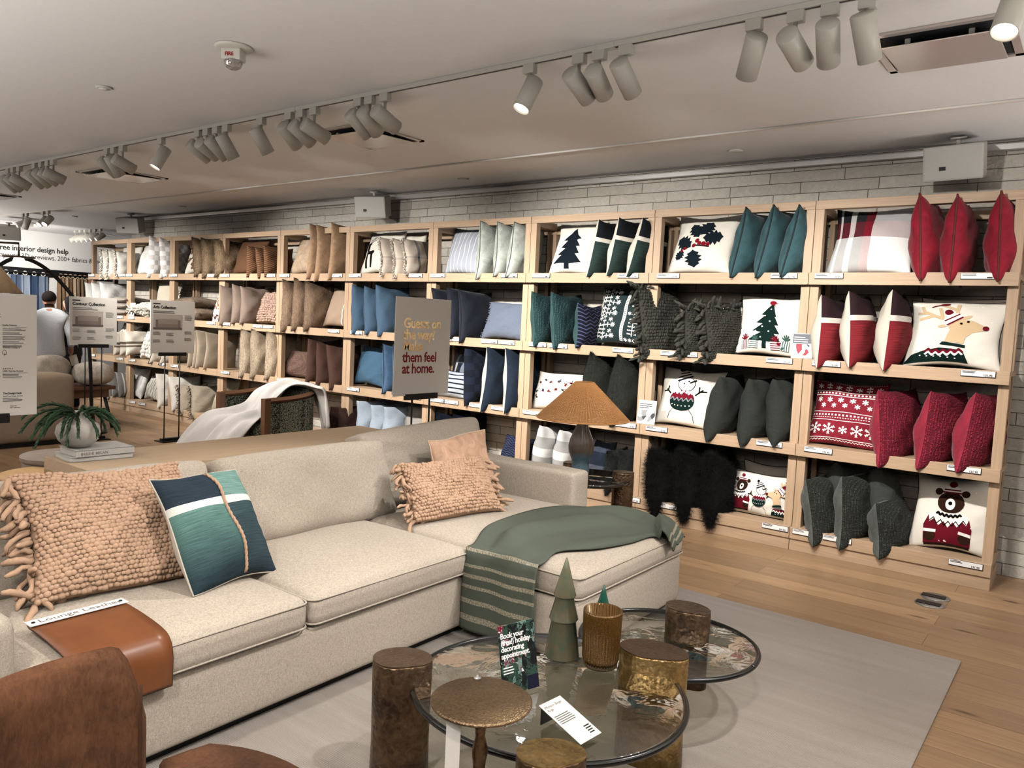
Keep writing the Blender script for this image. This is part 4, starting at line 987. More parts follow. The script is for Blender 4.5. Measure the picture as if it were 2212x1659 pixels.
# ---- pillows lying on the sofa
PINK=fabric('pink_yarn','#bc9678',.1,160,.35)
def knit_pillow(label,w,h,t,mw,nu,nv,lvl,edges,nf,ln,rd,seed):
    P=psurf(w,h,t,.07,seed,1.2); o=thing('knit_pillow',label,'pillow',mw,'pink knotted wool pillows on the sofa')
    obj('cover',pillow_mesh('cover',P,22,[PINK]),o); obj('knit_knots',knit_mesh(P,nu,nv,PINK,lvl,seed,(1,),.28,w=w,h=h),o)
    e=obj('fringe',fringe_mesh(P,edges,nf,ln,rd,PINK,seed,.95,7,.75),o)
    b=knit_mesh(P,nu//2,nv//2,PINK,1,seed+1,(-1,),w=w,h=h); b.name='back_knots'; obj('back_knots',b,o); return o
knit_pillow('large square pink knotted wool pillow with rope tassels down its left side',.66,.53,.19,at((-2.95,1.5,.485),R_(88),R_(37),R_(2)),35,30,2,'l',34,.12,.0115,21)
knit_pillow('pink knotted wool lumbar pillow with tassels at both ends, on the chaise',.58,.37,.17,at((-2.82,3.31,.49),R_(72),R_(41),R_(-1)),32,21,2,'lr',26,.1,.010,23)
TEALM=fabric('teal_woven',None,.14,330,.5,pat=lambda g:(lambda u,v,hv:g.mix(g.math('LESS_THAN',g.math('ABSOLUTE',g.math('SUBTRACT',v,g.math('ADD',.68,g.math('MULTIPLY',u,.0)))),.035),g.mix(1,g.mix(g.math('GREATER_THAN',v,.68),g.mix(g.math('GREATER_THAN',u,.56),g.mix(g.math('MULTIPLY',g.math('SUBTRACT',.62,v),1.9),'#567d74','#22363f'),g.mix(g.math('MULTIPLY',v,1.2),'#24333c','#344b50')),g.mix(g.math('GREATER_THAN',u,.56),'#22303c','#6a9086')),g.ramp(hv,[(.35,(.72,)*3),(.65,(1.28,)*3)]),'MULTIPLY'),'#d8d8cc'))(*uvs(g),g.noise(g.mp(g.tc('UV'),(4,130,1)),1,3)))
P=psurf(.46,.50,.17,.06,31,1.0); tw=thing('woven_pillow','square teal and navy woven pillow with a white band and pink braid','pillow',at((-2.765,1.85,.476),R_(104),R_(34),R_(4)))
obj('cover',pillow_mesh('cover',P,26,[TEALM,CREAMD]),tw); obj('piping',piping_mesh(P,.004,CREAMD),tw)
bm=bmesh.new(); br=[(.12+.0*s,-.97+1.94*s/40) for s in range(41)]
for k in (0,1):
    tube(bm,[P(x+.012*math.sin(i*1.6+k*math.pi),y,1,.004+.003*math.cos(i*1.6+k*math.pi)) for i,(x,y) in enumerate(br)],.0052,6)
obj('braid',mesh('braid',bm,PINK),tw)
PEACH=V('peach_velvet','#c99e80',.3,.14)
P=psurf(.5,.40,.15,.08,37,1.4); tw=thing('velvet_pillow','peach velvet pillow with frayed seam behind the pink lumbar pillow','pillow',at((-3.1,3.72,.495),R_(85),R_(17),R_(-4)))
obj('cover',pillow_mesh('cover',P,22,[PEACH]),tw); obj('piping',piping_mesh(P,.006,plain('peach_fray','#c9ab90',.95)),tw)
# ---- leather swatch hung over the front of the seat
sw=thing('leather_swatch','brown leather sample flap labelled Lounge Leather draped over seat edge','sample',(-2.62,1.22,.505))
def strip(prof,y0,y1,th,n=8):
    bm=bmesh.new(); A=[]
    for j in range(n+1):
        y=y0+(y1-y0)*j/n; A.append([bm.verts.new((x,y,z)) for x,z in prof])
    for a,b in zip(A,A[1:]):
        for i in range(len(prof)-1): bm.faces.new((a[i],a[i+1],b[i+1],b[i]))
    bmesh.ops.recalc_face_normals(bm,faces=bm.faces)
    r=bmesh.ops.solidify(bm,geom=bm.faces[:],thickness=th); return bm
pf=[(p.x,p.z) for p in smoothpath([(-.16,0,.008),(-.08,0,.006),(0,0,.0),(.1,0,-.012),(.155,0,-.03),(.182,0,-.075),(.185,0,-.14),(.182,0,-.2)],26)]
lea=G('brown_leather'); o_=lea.tc(); n_=lea.noise(o_,7,4); n2=lea.noise(o_,160,2)
lea.bump(n2,.15,.001); lea.fin(lea.mix(n_,'#874b22','#603114'),.38,0,.5)
obj('leather',mesh('leather',strip(pf,-.155,.165,.004),lea.m),sw)
obj('backing',mesh('backing',strip([(x-.009*min(1,max(0,(x-.05)/.1)),z-.006) for x,z in pf],-.152,.172,.004),BLK),sw)
B('label_strip',plain('swatch_label','#e9e6e1',.5),sw,-.175,-.125,-.158,.168,.012,.016,bev=.001)
me=text('Lounge Leather',.044,0).copy(); me.materials.clear(); me.materials.append(GREYINK)
obj('lettering',me,sw,mw=Matrix.Translation((-.135,-.125,.0168))@Matrix.Rotation(R_(90),4,'Z')@Matrix.Rotation(R_(-90),4,'X'))
for y in (-.14,.15): LT('rivet',BLK,sw,[(0,.0),(.006,.0),(.006,.003),(0,.004)],10,mw=(-.148,y,.016))
# ---- throw over the chaise
TH=[((-2.47,2.945,.06),(-2.03,2.945,.05)),((-2.465,2.944,.26),(-2.03,2.942,.26)),((-2.46,2.952,.40),(-2.03,2.95,.41)),((-2.47,3.02,.512),(-2.03,3.02,.514)),((-2.58,3.30,.525),(-2.05,3.16,.525)),((-2.60,3.78,.525),(-1.95,3.34,.525)),((-2.47,4.12,.525),(-1.89,3.58,.525)),((-2.2,4.14,.522),(-1.87,3.80,.522)),((-1.93,4.10,.512),(-1.80,3.80,.505)),((-1.79,4.03,.44),(-1.775,3.86,.40))]
nA,nB=72,30; LA=smoothpath([a for a,b in TH],nA+1); LB=smoothpath([b for a,b in TH],nA+1)
bm=bmesh.new(); uv=bm.loops.layers.uv.new('UVMap'); gr=[]
for i in range(nA+1):
    row=[]; s=i/nA
    for j in range(nB+1):
        f=j/nB; p=LA[i].lerp(LB[i],f)
        k=min(1,max(0,(s-.22)/.2))
        fold=.026*math.sin(f*8+s*6.5+1)+.016*math.sin(f*15-s*11)+.014*math.sin(s*17+f*5)
        env=math.sin(math.pi*min(1,max(0,f)))**.4
        if s<.3: p=p+Vector((0,-.012-.007*math.sin(f*11+s*2)*(1-k)*1,0)) if k<1 else p
        if s>=.24:
            uu=max(-1,min(1,(p.x+2.5625)/.7375)); vv=max(-1,min(1,(p.y-3.5585)/.5665)); cz=.458+.03*(1-uu**4)*(1-vv**4)
            if s<.86: p.z=max(cz,p.z-.06)+.007
            p.z+=k*(env*max(0,fold+.012)*(1 if s<.86 else .4)+.004)
        row.append(bm.verts.new(p))
    gr.append(row)
for i in range(nA):
    for j in range(nB):
        fc=bm.faces.new((gr[i][j],gr[i+1][j],gr[i+1][j+1],gr[i][j+1]))
        for l,(a,b) in zip(fc.loops,((i,j),(i+1,j),(i+1,j+1),(i,j+1))): l[uv].uv=(a/nA,b/nB)
bmesh.ops.recalc_face_normals(bm,faces=bm.faces)
def tmat(g):
    u,v=uvs(g); st=[(0,(0,)*3)]
    for a in (.035,.075,.118,.16,.20,.243): st+=[(a,(1,)*3),(a+.012,(0,)*3)]
    for a in (.925,.955): st+=[(a,(1,)*3),(a+.01,(0,)*3)]
    m=g.ramp(u,st,'CONSTANT'); hb=g.noise(g.mp(g.tc('UV'),(260,60,1)),1,2)
    return g.mix(g.math('MULTIPLY',m,g.ramp(hb,[(.4,(.25,)*3),(.6,(1,)*3)])),'#4f5549','#a79d85')
thr=obj('throw_blanket',mesh('throw_blanket',bm,fabric('throw_wool',None,.12,340,.35,pat=tmat)))
md=thr.modifiers.new('thickness','SOLIDIFY'); md.thickness=.008; md.offset=1
tag(thr,'grey green wool throw with cream stripes draped over the chaise','blanket')
# ================================================================ rug
g=G('ribbed_rug'); o_=g.tc(); rb=g.n('ShaderNodeTexWave',{'Vector':o_,'Scale':42,'Distortion':1.2,'Detail':2,'Detail Scale':3},bands_direction='Y').outputs[0]
n1=g.noise(g.mp(o_,(1.2,14,1)),1,4); n2=g.noise(o_,160,2)
c=g.mix(n1,'#a49a90','#8b8076'); c=g.mix(1,c,g.ramp(g.math('ADD',g.math('MULTIPLY',rb,.5),g.math('MULTIPLY',n2,.5)),[(.25,(.84,)*3),(.75,(1.1,)*3)]),'MULTIPLY')
g.bump(g.math('ADD',rb,n2),.4,.004); g.fin(c,.95,0,.15)
rug=obj('area_rug',mesh('area_rug',bx(-3.4,-.448,.2,4.44,.0008,.012,bev=.003),g.m)); tag(rug,'flat ribbed beige rug under the sofa and glass tables','rug')
# ================================================================ bronze and glass nesting tables
def bronze(nm,c1,c2,bs=.35,sc=38,rough=.33):
    g=G(nm); o=g.tc(); a=g.noise(o,sc,4,.6,.5); v=g.n('ShaderNodeTexVoronoi',{'Vector':o,'Scale':sc*1.6}).outputs[0]; b=g.noise(o,5,3)
    c=g.mix(g.ramp(g.math('MULTIPLY',g.math('ADD',a,b),.5),[(.38,(0,)*3),(.62,(1,)*3)]),c1,c2); g.bump(g.math('ADD',a,v),bs,.008)
    return g.fin(c,rough,.85,.5)
BRZ=bronze('dark_bronze','#46362a','#80664a'); BRG=bronze('golden_bronze','#7d6136','#c2a062',.32,46,.3); BRF=bronze('flat_bronze','#54402f','#6f5742',.15,60,.45)
def glass_mat(nm,tint):
    g=G(nm); o=g.tc(); w=g.noise(o,6,3,.5,1.2)
    b=g.n('ShaderNodeBump',{'Height':w,'Strength':.13,'Distance':.03}).outputs[0]
    tr=g.n('ShaderNodeBsdfTransparent',{0:tint}); gl=g.n('ShaderNodeBsdfGlossy',{'Color':(1,1,1,1),'Roughness':.03,'Normal':b})
    fr=g.n('ShaderNodeFresnel',{'IOR':1.6,'Normal':b}); mx=g.n('ShaderNodeMixShader',{0:g.math('MULTIPLY',g.math('ADD',fr.outputs[0],.16),g.math('SUBTRACT',1,g.n('ShaderNodeNewGeometry').outputs['Backfacing'])),1:tr.outputs[0],2:gl.outputs[0]})
    g.t.links.new(mx.outputs[0],g.out.inputs[0]); return g.m
GLS=glass_mat('smoke_glass','#e2e2d8'); GED=plain('glass_rim','#0b0e0d',.25,0,.5)
def kidney(rx,ry,dent=.16,n=40,rot=0):
    o=[]
    for i in range(n):
        a=2*math.pi*i/n; k=1-dent*math.exp(-((math.atan2(math.sin(a-R_(-60)),math.cos(a-R_(-60))))/.6)**2)
        x,y=rx*k*math.cos(a),ry*k*math.sin(a); c,s=math.cos(rot),math.sin(rot); o.append((x*c-y*s,x*s+y*c))
    return o
def post(parent,x,y,h,rx,ry,rot,m_side,m_top,zg):
    bm=bmesh.new(); K_=kidney(rx,ry,.2,40,rot); lev=[(0,1),(h*.3,.97),(h*.6,.985),(h-.008,1.0),(h,.96)]
    rg=[[bm.verts.new((px*s,py*s,z)) for px,py in K_] for z,s in lev]
    for a,b in zip(rg,rg[1:]):
        for i in range(40): bm.faces.new((a[i],a[(i+1)%40],b[(i+1)%40],b[i]))
    bm.faces.new(rg[-1]); bm.faces.new(rg[0][::-1])
    for f in bm.faces: f.smooth=len(f.verts)==4
    o=obj('leg',mesh('leg',bm,m_side,False),parent,mw=(x,y,0))
    bm=bmesh.new(); K2=kidney(rx*.995,ry*.995,.2,40,rot)
    prism(bm,K2,h-.001,h+.003); obj('leg_top',mesh('leg_top',bm,m_top,False),o)
    return o
def glass_table(label,cx,cy,r,zg,posts,grp,seed,rim=.021):
    t=thing('glass_table',label,'table',(cx,cy,.012),grp); rr_=random.Random(seed); ph=[rr_.uniform(0,6) for _ in range(3)]
    shp=lambda a:1+.018*math.sin(2*a+ph[0])+.012*math.sin(3*a+ph[1])
    LT('glass_top',GLS,t,[(0,zg-.014-.012),(r-.012,zg-.014-.012),(r-.004,zg-.009-.012),(r-.004,zg-.004-.012),(r-.012,zg-.012),(0,zg-.012)],72,fn=shp)
    run=[]; runs=[]
    for i in range(181):
        q=2*math.pi*i/180; p=Vector((r*shp(q)*math.cos(q),r*shp(q)*math.sin(q),zg-.02))
        if any(math.hypot(p.x+cx-a_[0],p.y+cy-a_[1])<a_[3]*1.02 for a_ in posts):
            if len(run)>3: runs.append(run)
            run=[]
        else: run.append(p)
    if len(run)>3: runs.append(run)
    if len(runs)>1 and (runs[0][0]-runs[-1][-1]).length<.03: runs[0]=runs.pop()+runs[0][1:]
    for rn_ in runs: TB('glass_rim',GED,t,rn_,rim*.5,8)
    for (px,py,h,rx,ry,rot,ms,mt) in posts: post(t,px-cx,py-cy,h,rx,ry,R_(rot),ms,mt,zg)
    return t
glass_table('larger front glass table on three hammered bronze posts',-1.42,2.17,.46,.36,[(-1.84,1.885,.41,.104,.088,30,BRZ,BRF),(-1.225,2.56,.41,.128,.09,10,BRG,BRF),(-1.115,1.735,.41,.098,.078,40,BRZ,BRG)],'bronze and glass nesting tables',3)
glass_table('smaller rear glass table on a bronze post beside the chaise',-1.38,3.0,.365,.285,[(-1.395,3.235,.345,.105,.08,-5,BRZ,BRZ)],'bronze and glass nesting tables',8)
# little bronze pedestal table in front
pt=thing('pedestal_table','small round bronze pedestal table in front of the glass tables','table',(-1.262,1.60,.012))
DT=bronze('speckled_bronze','#5f4b36','#957b58',.25,120,.4)
LT('table_top',DT,pt,[(0,.552),(.128,.552),(.137,.557),(.138,.562),(.132,.566),(0,.566)],64)
rr_=random.Random(4); pr_=[(.09,0),(.09,.008),(.05,.02)]
for i in range(14): pr_.append((.016+.005*math.sin(i*2.1)+rr_.uniform(0,.004),.04+.5*i/13))
LT('stem',BRZ,pt,pr_+[(.03,.552)],20,fn=lambda a:1+.12*math.sin(3*a))
B('hang_tag',PAPER,pt,-.06,-.02,-.1,-.0985,.36,.55,bev=.0003,mw=Matrix.Rotation(R_(20),4,'Z'))
LT('tag_clip',plain('clear_plastic','#d9d2c8',.1,0,.6,Transmission_Weight=.6),pt,[(0,0),(.011,0),(.011,.004),(.004,.006),(.003,.011),(0,.012)],12,mw=(-.085,.085,.566))
# objects on the glass
CER=G('green_glaze'); n_=CER.noise(CER.tc(),30,4); CER.bump(n_,.06,.002); CER.fin(CER.mix(CER.ramp(n_,[(.35,(0,)*3),(.7,(1,)*3)]),'#5d6b55','#7d6a4b'),.16,0,.6)
CER=CER.m; CER2=plain('deep_green_glaze','#1f5646',.15,0,.6)
def ctree(label,x,y,z,s,mat,name='ceramic_tree'):
    pr=[]
    for a,b,r0,r1 in ((0,.15,.069,.049),(.15,.245,.058,.036),(.245,.40,.045,.004)):
        pr+= [(r0*.93,a),(r0,a+.006),(r1,b-.003)]
    o=LT(name,mat,None,[(0,0)]+pr+[(0,.402)],40,mw=Matrix.Translation((x,y,z))@Matrix.Scale(s,4)); return tag(o,label,'ornament')
ctree('tall sage green ceramic tree ornament on the glass table',-1.512,2.385,.372,.93,CER)
ctree('small dark green ceramic tree ornament behind the amber glass',-1.44,2.545,.372,.62,CER2)
g=G('amber_glass'); v=g.n('ShaderNodeTexVoronoi',{'Vector':g.tc(),'Scale':420}).outputs[0]
g.fin(g.mix(g.ramp(v,[(.12,(1,)*3),(.3,(0,)*3)]),'#6b4712','#b48c42'),.18,.4,.7,Transmission_Weight=.3)
ch=thing('candle_holder','ribbed amber glass candle holder beside the sage ceramic tree','candle holder',Matrix.Translation((-1.365,2.415,.372))@Matrix.Scale(1.06,4))
rib=lambda a:1+.022*math.cos(a*36)
LT('glass_cup',g.m,ch,[(.0,.012),(.056,.012),(.062,.03),(.0655,.185),(.0655,.195),(.061,.195),(.058,.03),(0,.024)],176,fn=rib)
LT('foot_ring',plain('clear_foot','#6b5636',.08,0,.7,Transmission_Weight=.6),ch,[(0,0),(.054,0),(.058,.006),(.055,.02),(0,.022)],48)
# upright leaflet
lf=thing('leaflet_stand','upright leaflet on the glass table inviting holiday decorating bookings','sign',at((-1.455,2.055,.372),R_(74),R_(12)))
g=G('evergreen_print'); o_=g.tc(); v=g.n('ShaderNodeTexVoronoi',{'Vector':g.mp(o_,(1,1,.6),rot=(0,.6,0)),'Scale':46}).outputs[1]; n_=g.noise(o_,55,3,.6,2)
s_=g.n('ShaderNodeSeparateColor',{0:v}).outputs[0]
g.fin(g.ramp(g.math('MULTIPLY',g.math('ADD',s_,n_),.5),[(0,'#171a1c'),(.36,'#2f4a3d'),(.5,'#16181b'),(.56,'#6d8f86'),(.66,'#7a1830'),(.74,'#dfe6df')],'CONSTANT'),.3)
B('card',g.m,lf,-.075,.075,-.002,.002,0,.225,bev=.0008)
B('foot',plain('navy_card','#15182e',.3),lf,.03,.076,-.0032,.0026,-.001,.045,bev=.0006)
B('back_strut',PAPER,lf,-.03,.03,.0,.003,-.15,0,bev=.0005,mw=Matrix.Translation((0,.0025,.15))@Matrix.Rotation(R_(24),4,'X'))
WI=plain('white_ink','#f1efec',.5)
letter('lettering','Book your\n(free!) holiday\ndecorating\nappointment.',.0248,WI,lf,-.070,.182,-.0026,bold=.0007,line=.86,space=.9)
obj('fine_print',mesh('fine_print',finelines(3,.05,.0035,-.066,.087,3,1,.009),WI,False),lf,mw=(0,-.0024,0))
obj('emblem',mesh('emblem',prism(bmesh.new(),[(0,0),(.014,.002),(.012,.012),(.006,.008),(0,.013)],0,.0006),WI,False),lf,mw=Matrix.Translation((-.06,-.0024,.03))@Matrix.Rotation(R_(90),4,'X'))
# slanted info tag on its easel
tg=thing('info_tag','white slanted tag with handwriting lying at the glass table edge','tag',at((-1.19,1.955,.372),R_(84)))
mw=Matrix.Rotation(R_(62),4,'X')
B('easel',BLK,tg,-.045,.045,-.002,.002,0,.05,bev=.0006,mw=Matrix.Translation((-.0,.085,0)))
tl=Matrix.Translation((0,-.075,.006))@Matrix.Rotation(R_(-72),4,'X')
B('tag_face',PAPER,tg,-.05,.05,-.001,.001,0,.175,bev=.0005,mw=tl)
for nm,o_ in (('lettering',letter('lettering','Monaco Beige\nRugs',.0135,INK,tg,0,0,0,shear=.3)),('fine_print',obj('fine_print',mesh('fine_print',finelines(5,.07,.0028,-.042,.115,5,1,.0075),GREYINK,False),tg)),('price',obj('price',mesh('price',finelines(4,.026,.004,.016,.045,6,1,.009),INK,False),tg))):
    o_.matrix_basis=tl@Matrix.Translation((-.044 if nm=='lettering' else 0,-.0014,.152 if nm=='lettering' else 0))
# ================================================================ brown suede swivel chair, near left
SUE=fabric('brown_suede','#6e462c',.3,150,.18,weave='fur')
sc=thing('swivel_chair','brown suede barrel swivel chair at the near left corner','chair',(-1.5,.75,.012))
def arcslab(a0,a1,r,th,z0,ztop,n=30):
    bm=bmesh.new(); R2=[]
    for i in range(n+1):
        a=R_(a0+(a1-a0)*i/n); zt=ztop(i/n); ring=[]
        for k in range(17):
            q=k/16
            if q<.4: x,z=r,z0+(zt-th/2-z0)*q/.4
            elif q<.6: b=math.pi*(q-.4)/.2; x,z=r+th/2-th/2*math.cos(b),zt-th/2+th/2*math.sin(b)
            else: x,z=r+th,zt-th/2-(zt-th/2-z0)*(q-.6)/.4
            ring.append(bm.verts.new((x*math.cos(a),x*math.sin(a),z)))
        R2.append(ring)
    for a,b in zip(R2,R2[1:]):
        for k in range(16): bm.faces.new((a[k],b[k],b[k+1],a[k+1]))
    for rg in (R2[0],R2[-1][::-1]): bm.faces.new(rg)
    bmesh.ops.recalc_face_normals(bm,faces=bm.faces); return bm
zt=lambda f:.735-.20*max(0,(.13-f)/.13)**2.2-.03*f
obj('backrest',mesh('backrest',arcslab(147,226,.40,.085,.10,zt),SUE),sc)
TB('welt',plain('suede_welt','#4b2c18',.9),sc,[(.398*math.cos(R_(147.8)),.398*math.sin(R_(147.8)),z) for z in (.3,.4,.5,.58,.64)],.004,6)
obj('arm',mesh('arm',arcslab(226,285,.385,.115,.10,lambda f:.63-.1*f),SUE),sc)
ptsS=[(.435*math.cos(R_(q)),.435*math.sin(R_(q))) for q in range(-30,137,6)]+[(-.3,.24),(.15,-.02),(.33,-.2)]
bm=prism(bmesh.new(),ptsS,.2,.462); bmesh.ops.bevel(bm,geom=[e for e in bm.edges if abs(e.verts[0].co.z-e.verts[1].co.z)<.01 and e.verts[0].co.z>.4],offset=.045,segments=4,profile=.6,affect='EDGES')
obj('seat',mesh('seat',bm,SUE),sc)
LT('swivel_base',BLK,sc,[(0,0),(.28,0),(.28,.03),(.1,.05),(.1,.2),(0,.2)],40)
# ================================================================ side table and rattan lamp beyond the sofa arm
stb=thing('side_table','dark glass side table on bronze posts beyond the sofa arm','table',(-2.83,4.68,0))
LT('table_top',plain('dark_glass','#1a1916',.05,0,.7),stb,[(0,.518),(.29,.518),(.3,.526),(.3,.54),(.29,.548),(0,.548)],56)
post(stb,.235,.085,.6,.075,.06,R_(30),BRZ,BRF,.5); post(stb,-.21,.12,.6,.075,.06,R_(80),BRZ,BRF,.5); post(stb,-.0,-.25,.6,.07,.055,R_(0),BRZ,BRF,.5)
lp=thing('table_lamp','glazed gourd table lamp with a rattan cone shade on the side table','lamp',(-2.91,4.7,.5485))
g=G('lamp_glaze'); z=g.n('ShaderNodeSeparateXYZ',{0:g.tc()}).outputs[2]; n_=g.noise(g.tc(),24,4)
g.bump(g.noise(g.tc(),180,2),.12,.002); g.fin(g.mix(g.ramp(g.math('ADD',z,g.math('MULTIPLY',n_,.05)),[(.15,(0,)*3),(.19,(1,)*3)]),g.mix(n_,'#3d5560','#5d7780'),'#5d4f44'),.35,0,.5)
LT('lamp_base',g.m,lp,[(0,0),(.06,0),(.068,.01),(.064,.05),(.058,.08),(.07,.115),(.088,.16),(.092,.2),(.082,.25),(.06,.3),(.04,.35),(.03,.4),(.026,.45),(0,.452)],48)
g=G('rattan'); u=g.n('ShaderNodeTexWave',{'Vector':g.tc('UV'),'Scale':40},bands_direction='X').outputs[0]
g.fin(g.mix(u,'#c28549','#8a5527'),.35,0,.5)
RAT=g.m
rt=bmesh.new()
for i in range(88):
    a=2*math.pi*i/88; c,s=math.cos(a),math.sin(a); tube(rt,[(.065*c,.065*s,.655),(.19*c,.19*s,.53),(.325*c,.325*s,.40)],.0033,5)
obj('shade_stakes',mesh('shade_stakes',rt,RAT),lp)
rt=bmesh.new()
for k in range(52):
    f=k/51; r=.065+.26*f; z=.655-.255*f
    tube(rt,[((r+.0035*math.cos(a*44+k*math.pi))*math.cos(a),(r+.0035*math.cos(a*44+k*math.pi))*math.sin(a),z) for a in [2*math.pi*i/176 for i in range(176)]],.0027,4,True)
obj('lamp_shade',mesh('lamp_shade',rt,RAT),lp)
TB('rim',RAT,lp,[(.325*math.cos(a),.325*math.sin(a),.398) for a in [2*math.pi*i/60 for i in range(60)]],.006,6,True)
TB('stem',BLK,lp,[(0,0,.45),(0,0,.64)],.006); TB('pull_chain',plain('chain','#9a948a',.4,.7),lp,[(.05,-.03,.45),(.055,-.03,.2)],.003,6)
# ================================================================ console, vase, books
CO=oak('pale_oak','y','#d2b693','#bb9c76')
ct=thing('console_table','long pale wood console table behind the sofa back','table',(-4.0,2.78,0))
bm=bx(-.28,.28,-1.06,1.06,.735,.8,bev=.003); obj('table_top',mesh('table_top',bm,CO,False),ct)
for y in (-1.06,1.0): B('end_panel',oak('pale_oak_end_%d'%(y>0),'z','#b3946d','#997a55'),ct,-.28,.28,y,y+.06,0,.735)
BKW=plain('book_cover','#d5d0c8',.5); PAG=plain('book_pages','#e7e0d2',.8)
def book(label,x,y,z,w,d,h,rz,title=None):
    t=thing('book',label,'book',at((x,y,z),R_(rz)),'books under the vase')
    bm=bx(-w/2,w/2,-d/2,d/2,0,.003); box(bm,-w/2,w/2,-d/2,d/2,h-.003,h); box(bm,-w/2,w/2,-d/2,-d/2+.003,0,h)
    obj('cover',mesh('cover',bm,BKW,False),t); B('pages',PAG,t,-w/2+.004,w/2-.004,-d/2+.003,d/2-.005,.003,h-.003,bev=0)
    if title: letter('title',title,h*.55,plain('title_ink','#8d8378',.7),t,-w/2+.02,h*.28,-d/2-.0006,bold=.0006,space=1.15)
book('lower white book of the two stacked on the console',-4.13,1.90,.801,.30,.23,.022,84)
book('upper white book reading INSIDE MILAN under the vase',-4.12,1.91,.824,.285,.215,.034,88,'INSIDE MILAN')
vt=thing('vase','round white ceramic vase of drooping evergreen branches on the console','vase',Matrix.Translation((-4.14,1.825,.859))@Matrix.Scale(.88,4))
g=G('white_ceramic'); g.bump(g.n('ShaderNodeTexWave',{'Vector':g.tc(),'Scale':60,'Distortion':2},bands_direction='Z').outputs[0],.12,.002); g.fin('#ddd6ca',.55,0,.4)
LT('vessel',g.m,vt,[(0,.001),(.055,.001),(.075,.012),(.105,.045),(.118,.085),(.11,.125),(.08,.155),(.045,.172),(.038,.178),(.038,.205),(.042,.208),(.034,.206),(.032,.17),(0,.165)],56)
LEAF=fabric('fir_green','#4b6b4c',.3,60,.3)
rb=random.Random(9)
def frond(a,L,lift,seed):
    r=random.Random(seed); bm=bmesh.new(); d=Vector((math.cos(a),math.sin(a),lift)).normalized(); p=Vector((.012*math.cos(a),.012*math.sin(a),.195)); pts=[p.copy()]
    for k in range(14):
        d=(d+Vector((r.gauss(0,.04),r.gauss(0,.04),-.13))).normalized(); p=p+d*L/14*.92; pts.append(p.copy())
    tube(bm,pts,[.0035*(1-k/16) for k in range(15)],5)
    for k in range(1,15):
        t=(pts[k]-pts[k-1]).normalized()
        for q in range(14):
            dd=Vector((r.gauss(0,1),r.gauss(0,1),r.gauss(0,1))); dd=(dd-t*dd.dot(t)).normalized(); nd=(t*1.3+dd*.34).normalized(); s=t.cross(dd)*.0034
            b=pts[k-1].lerp(pts[k],r.random()); ln=.05*r.uniform(.7,1.2)*(1-.3*k/14)
            v=[bm.verts.new(b-s),bm.verts.new(b+s),bm.verts.new(b+nd*ln+s*.5),bm.verts.new(b+nd*ln-s*.5)]; bm.faces.new(v)
    return bm
for k,(a,L_,lift) in enumerate([(-90,.30,.5),(-105,.22,.2),(-70,.28,.7),(110,.25,.4),(-110,.3,1.1),(-75,.24,.9),(-100,.34,.75),(-120,.3,.35),(-60,.2,.2),(90,.28,.55),(75,.27,.3),(100,.22,.8),(20,.2,.15),(-20,.22,.3),(-45,.24,.05),(150,.25,.6),(-140,.28,.6),(60,.24,.9),(-82,.32,.25),(0,.1,1.6)]):
    obj('branch',mesh('branch',frond(R_(a),L_,lift,40+k),LEAF,False),vt)
# ================================================================ signs on black stands
PST=plain('poster_board','#ddd5ca',.55)
def stand(label,x,y,w,z0,z1,ps,basew=.16,skip_base=False):
    t=thing('sign_stand',label,'sign',at((x,y,0),R_(90)))
    B('poster',PST,t,-w/2,w/2,-.004,.004,z0,z1,bev=.001)
    B('clamp',BLK,t,-ps*1.15,ps*1.15,-.012,.012,z0-.03,z0+.012)
    for s in (-ps*.62,ps*.62): TB('pole',BLK,t,[(s,.0,.02),(s,.0,z0-.02)],.007)
    bm=bx(-basew,basew,-.1,.1,0,.012); box(bm,-basew*.8,basew*.8,-.03,.03,.012,.04); obj('foot',mesh('foot',bm,BLK,False),t); return t
FO=-.0046
def foil(nm,c):
    g=G(nm); n_=g.noise(g.tc(),30,4); return g.fin(g.mix(n_,c,'#fff0c8'),.25,.9,.6)
t=stand('white sign reading Guests on the way, gold foil with painted red reflection, behind the sofa',-3.8,3.975,.55,1.062,1.738,.14)
GO=foil('gold_foil','#c9952f'); RF=plain('foil_red_reflection','#8a1420',.3,.35)  # lower lines take a flat red, a reflection painted onto the foil
for i,(s,m) in enumerate((('Guests on',GO),('the way?',GO),('Make',GO),('them feel',RF),('at home.',RF))): letter('lettering',s,.098,m,t,-.2,1.53-.078*i,FO,bold=.0022,space=.92)
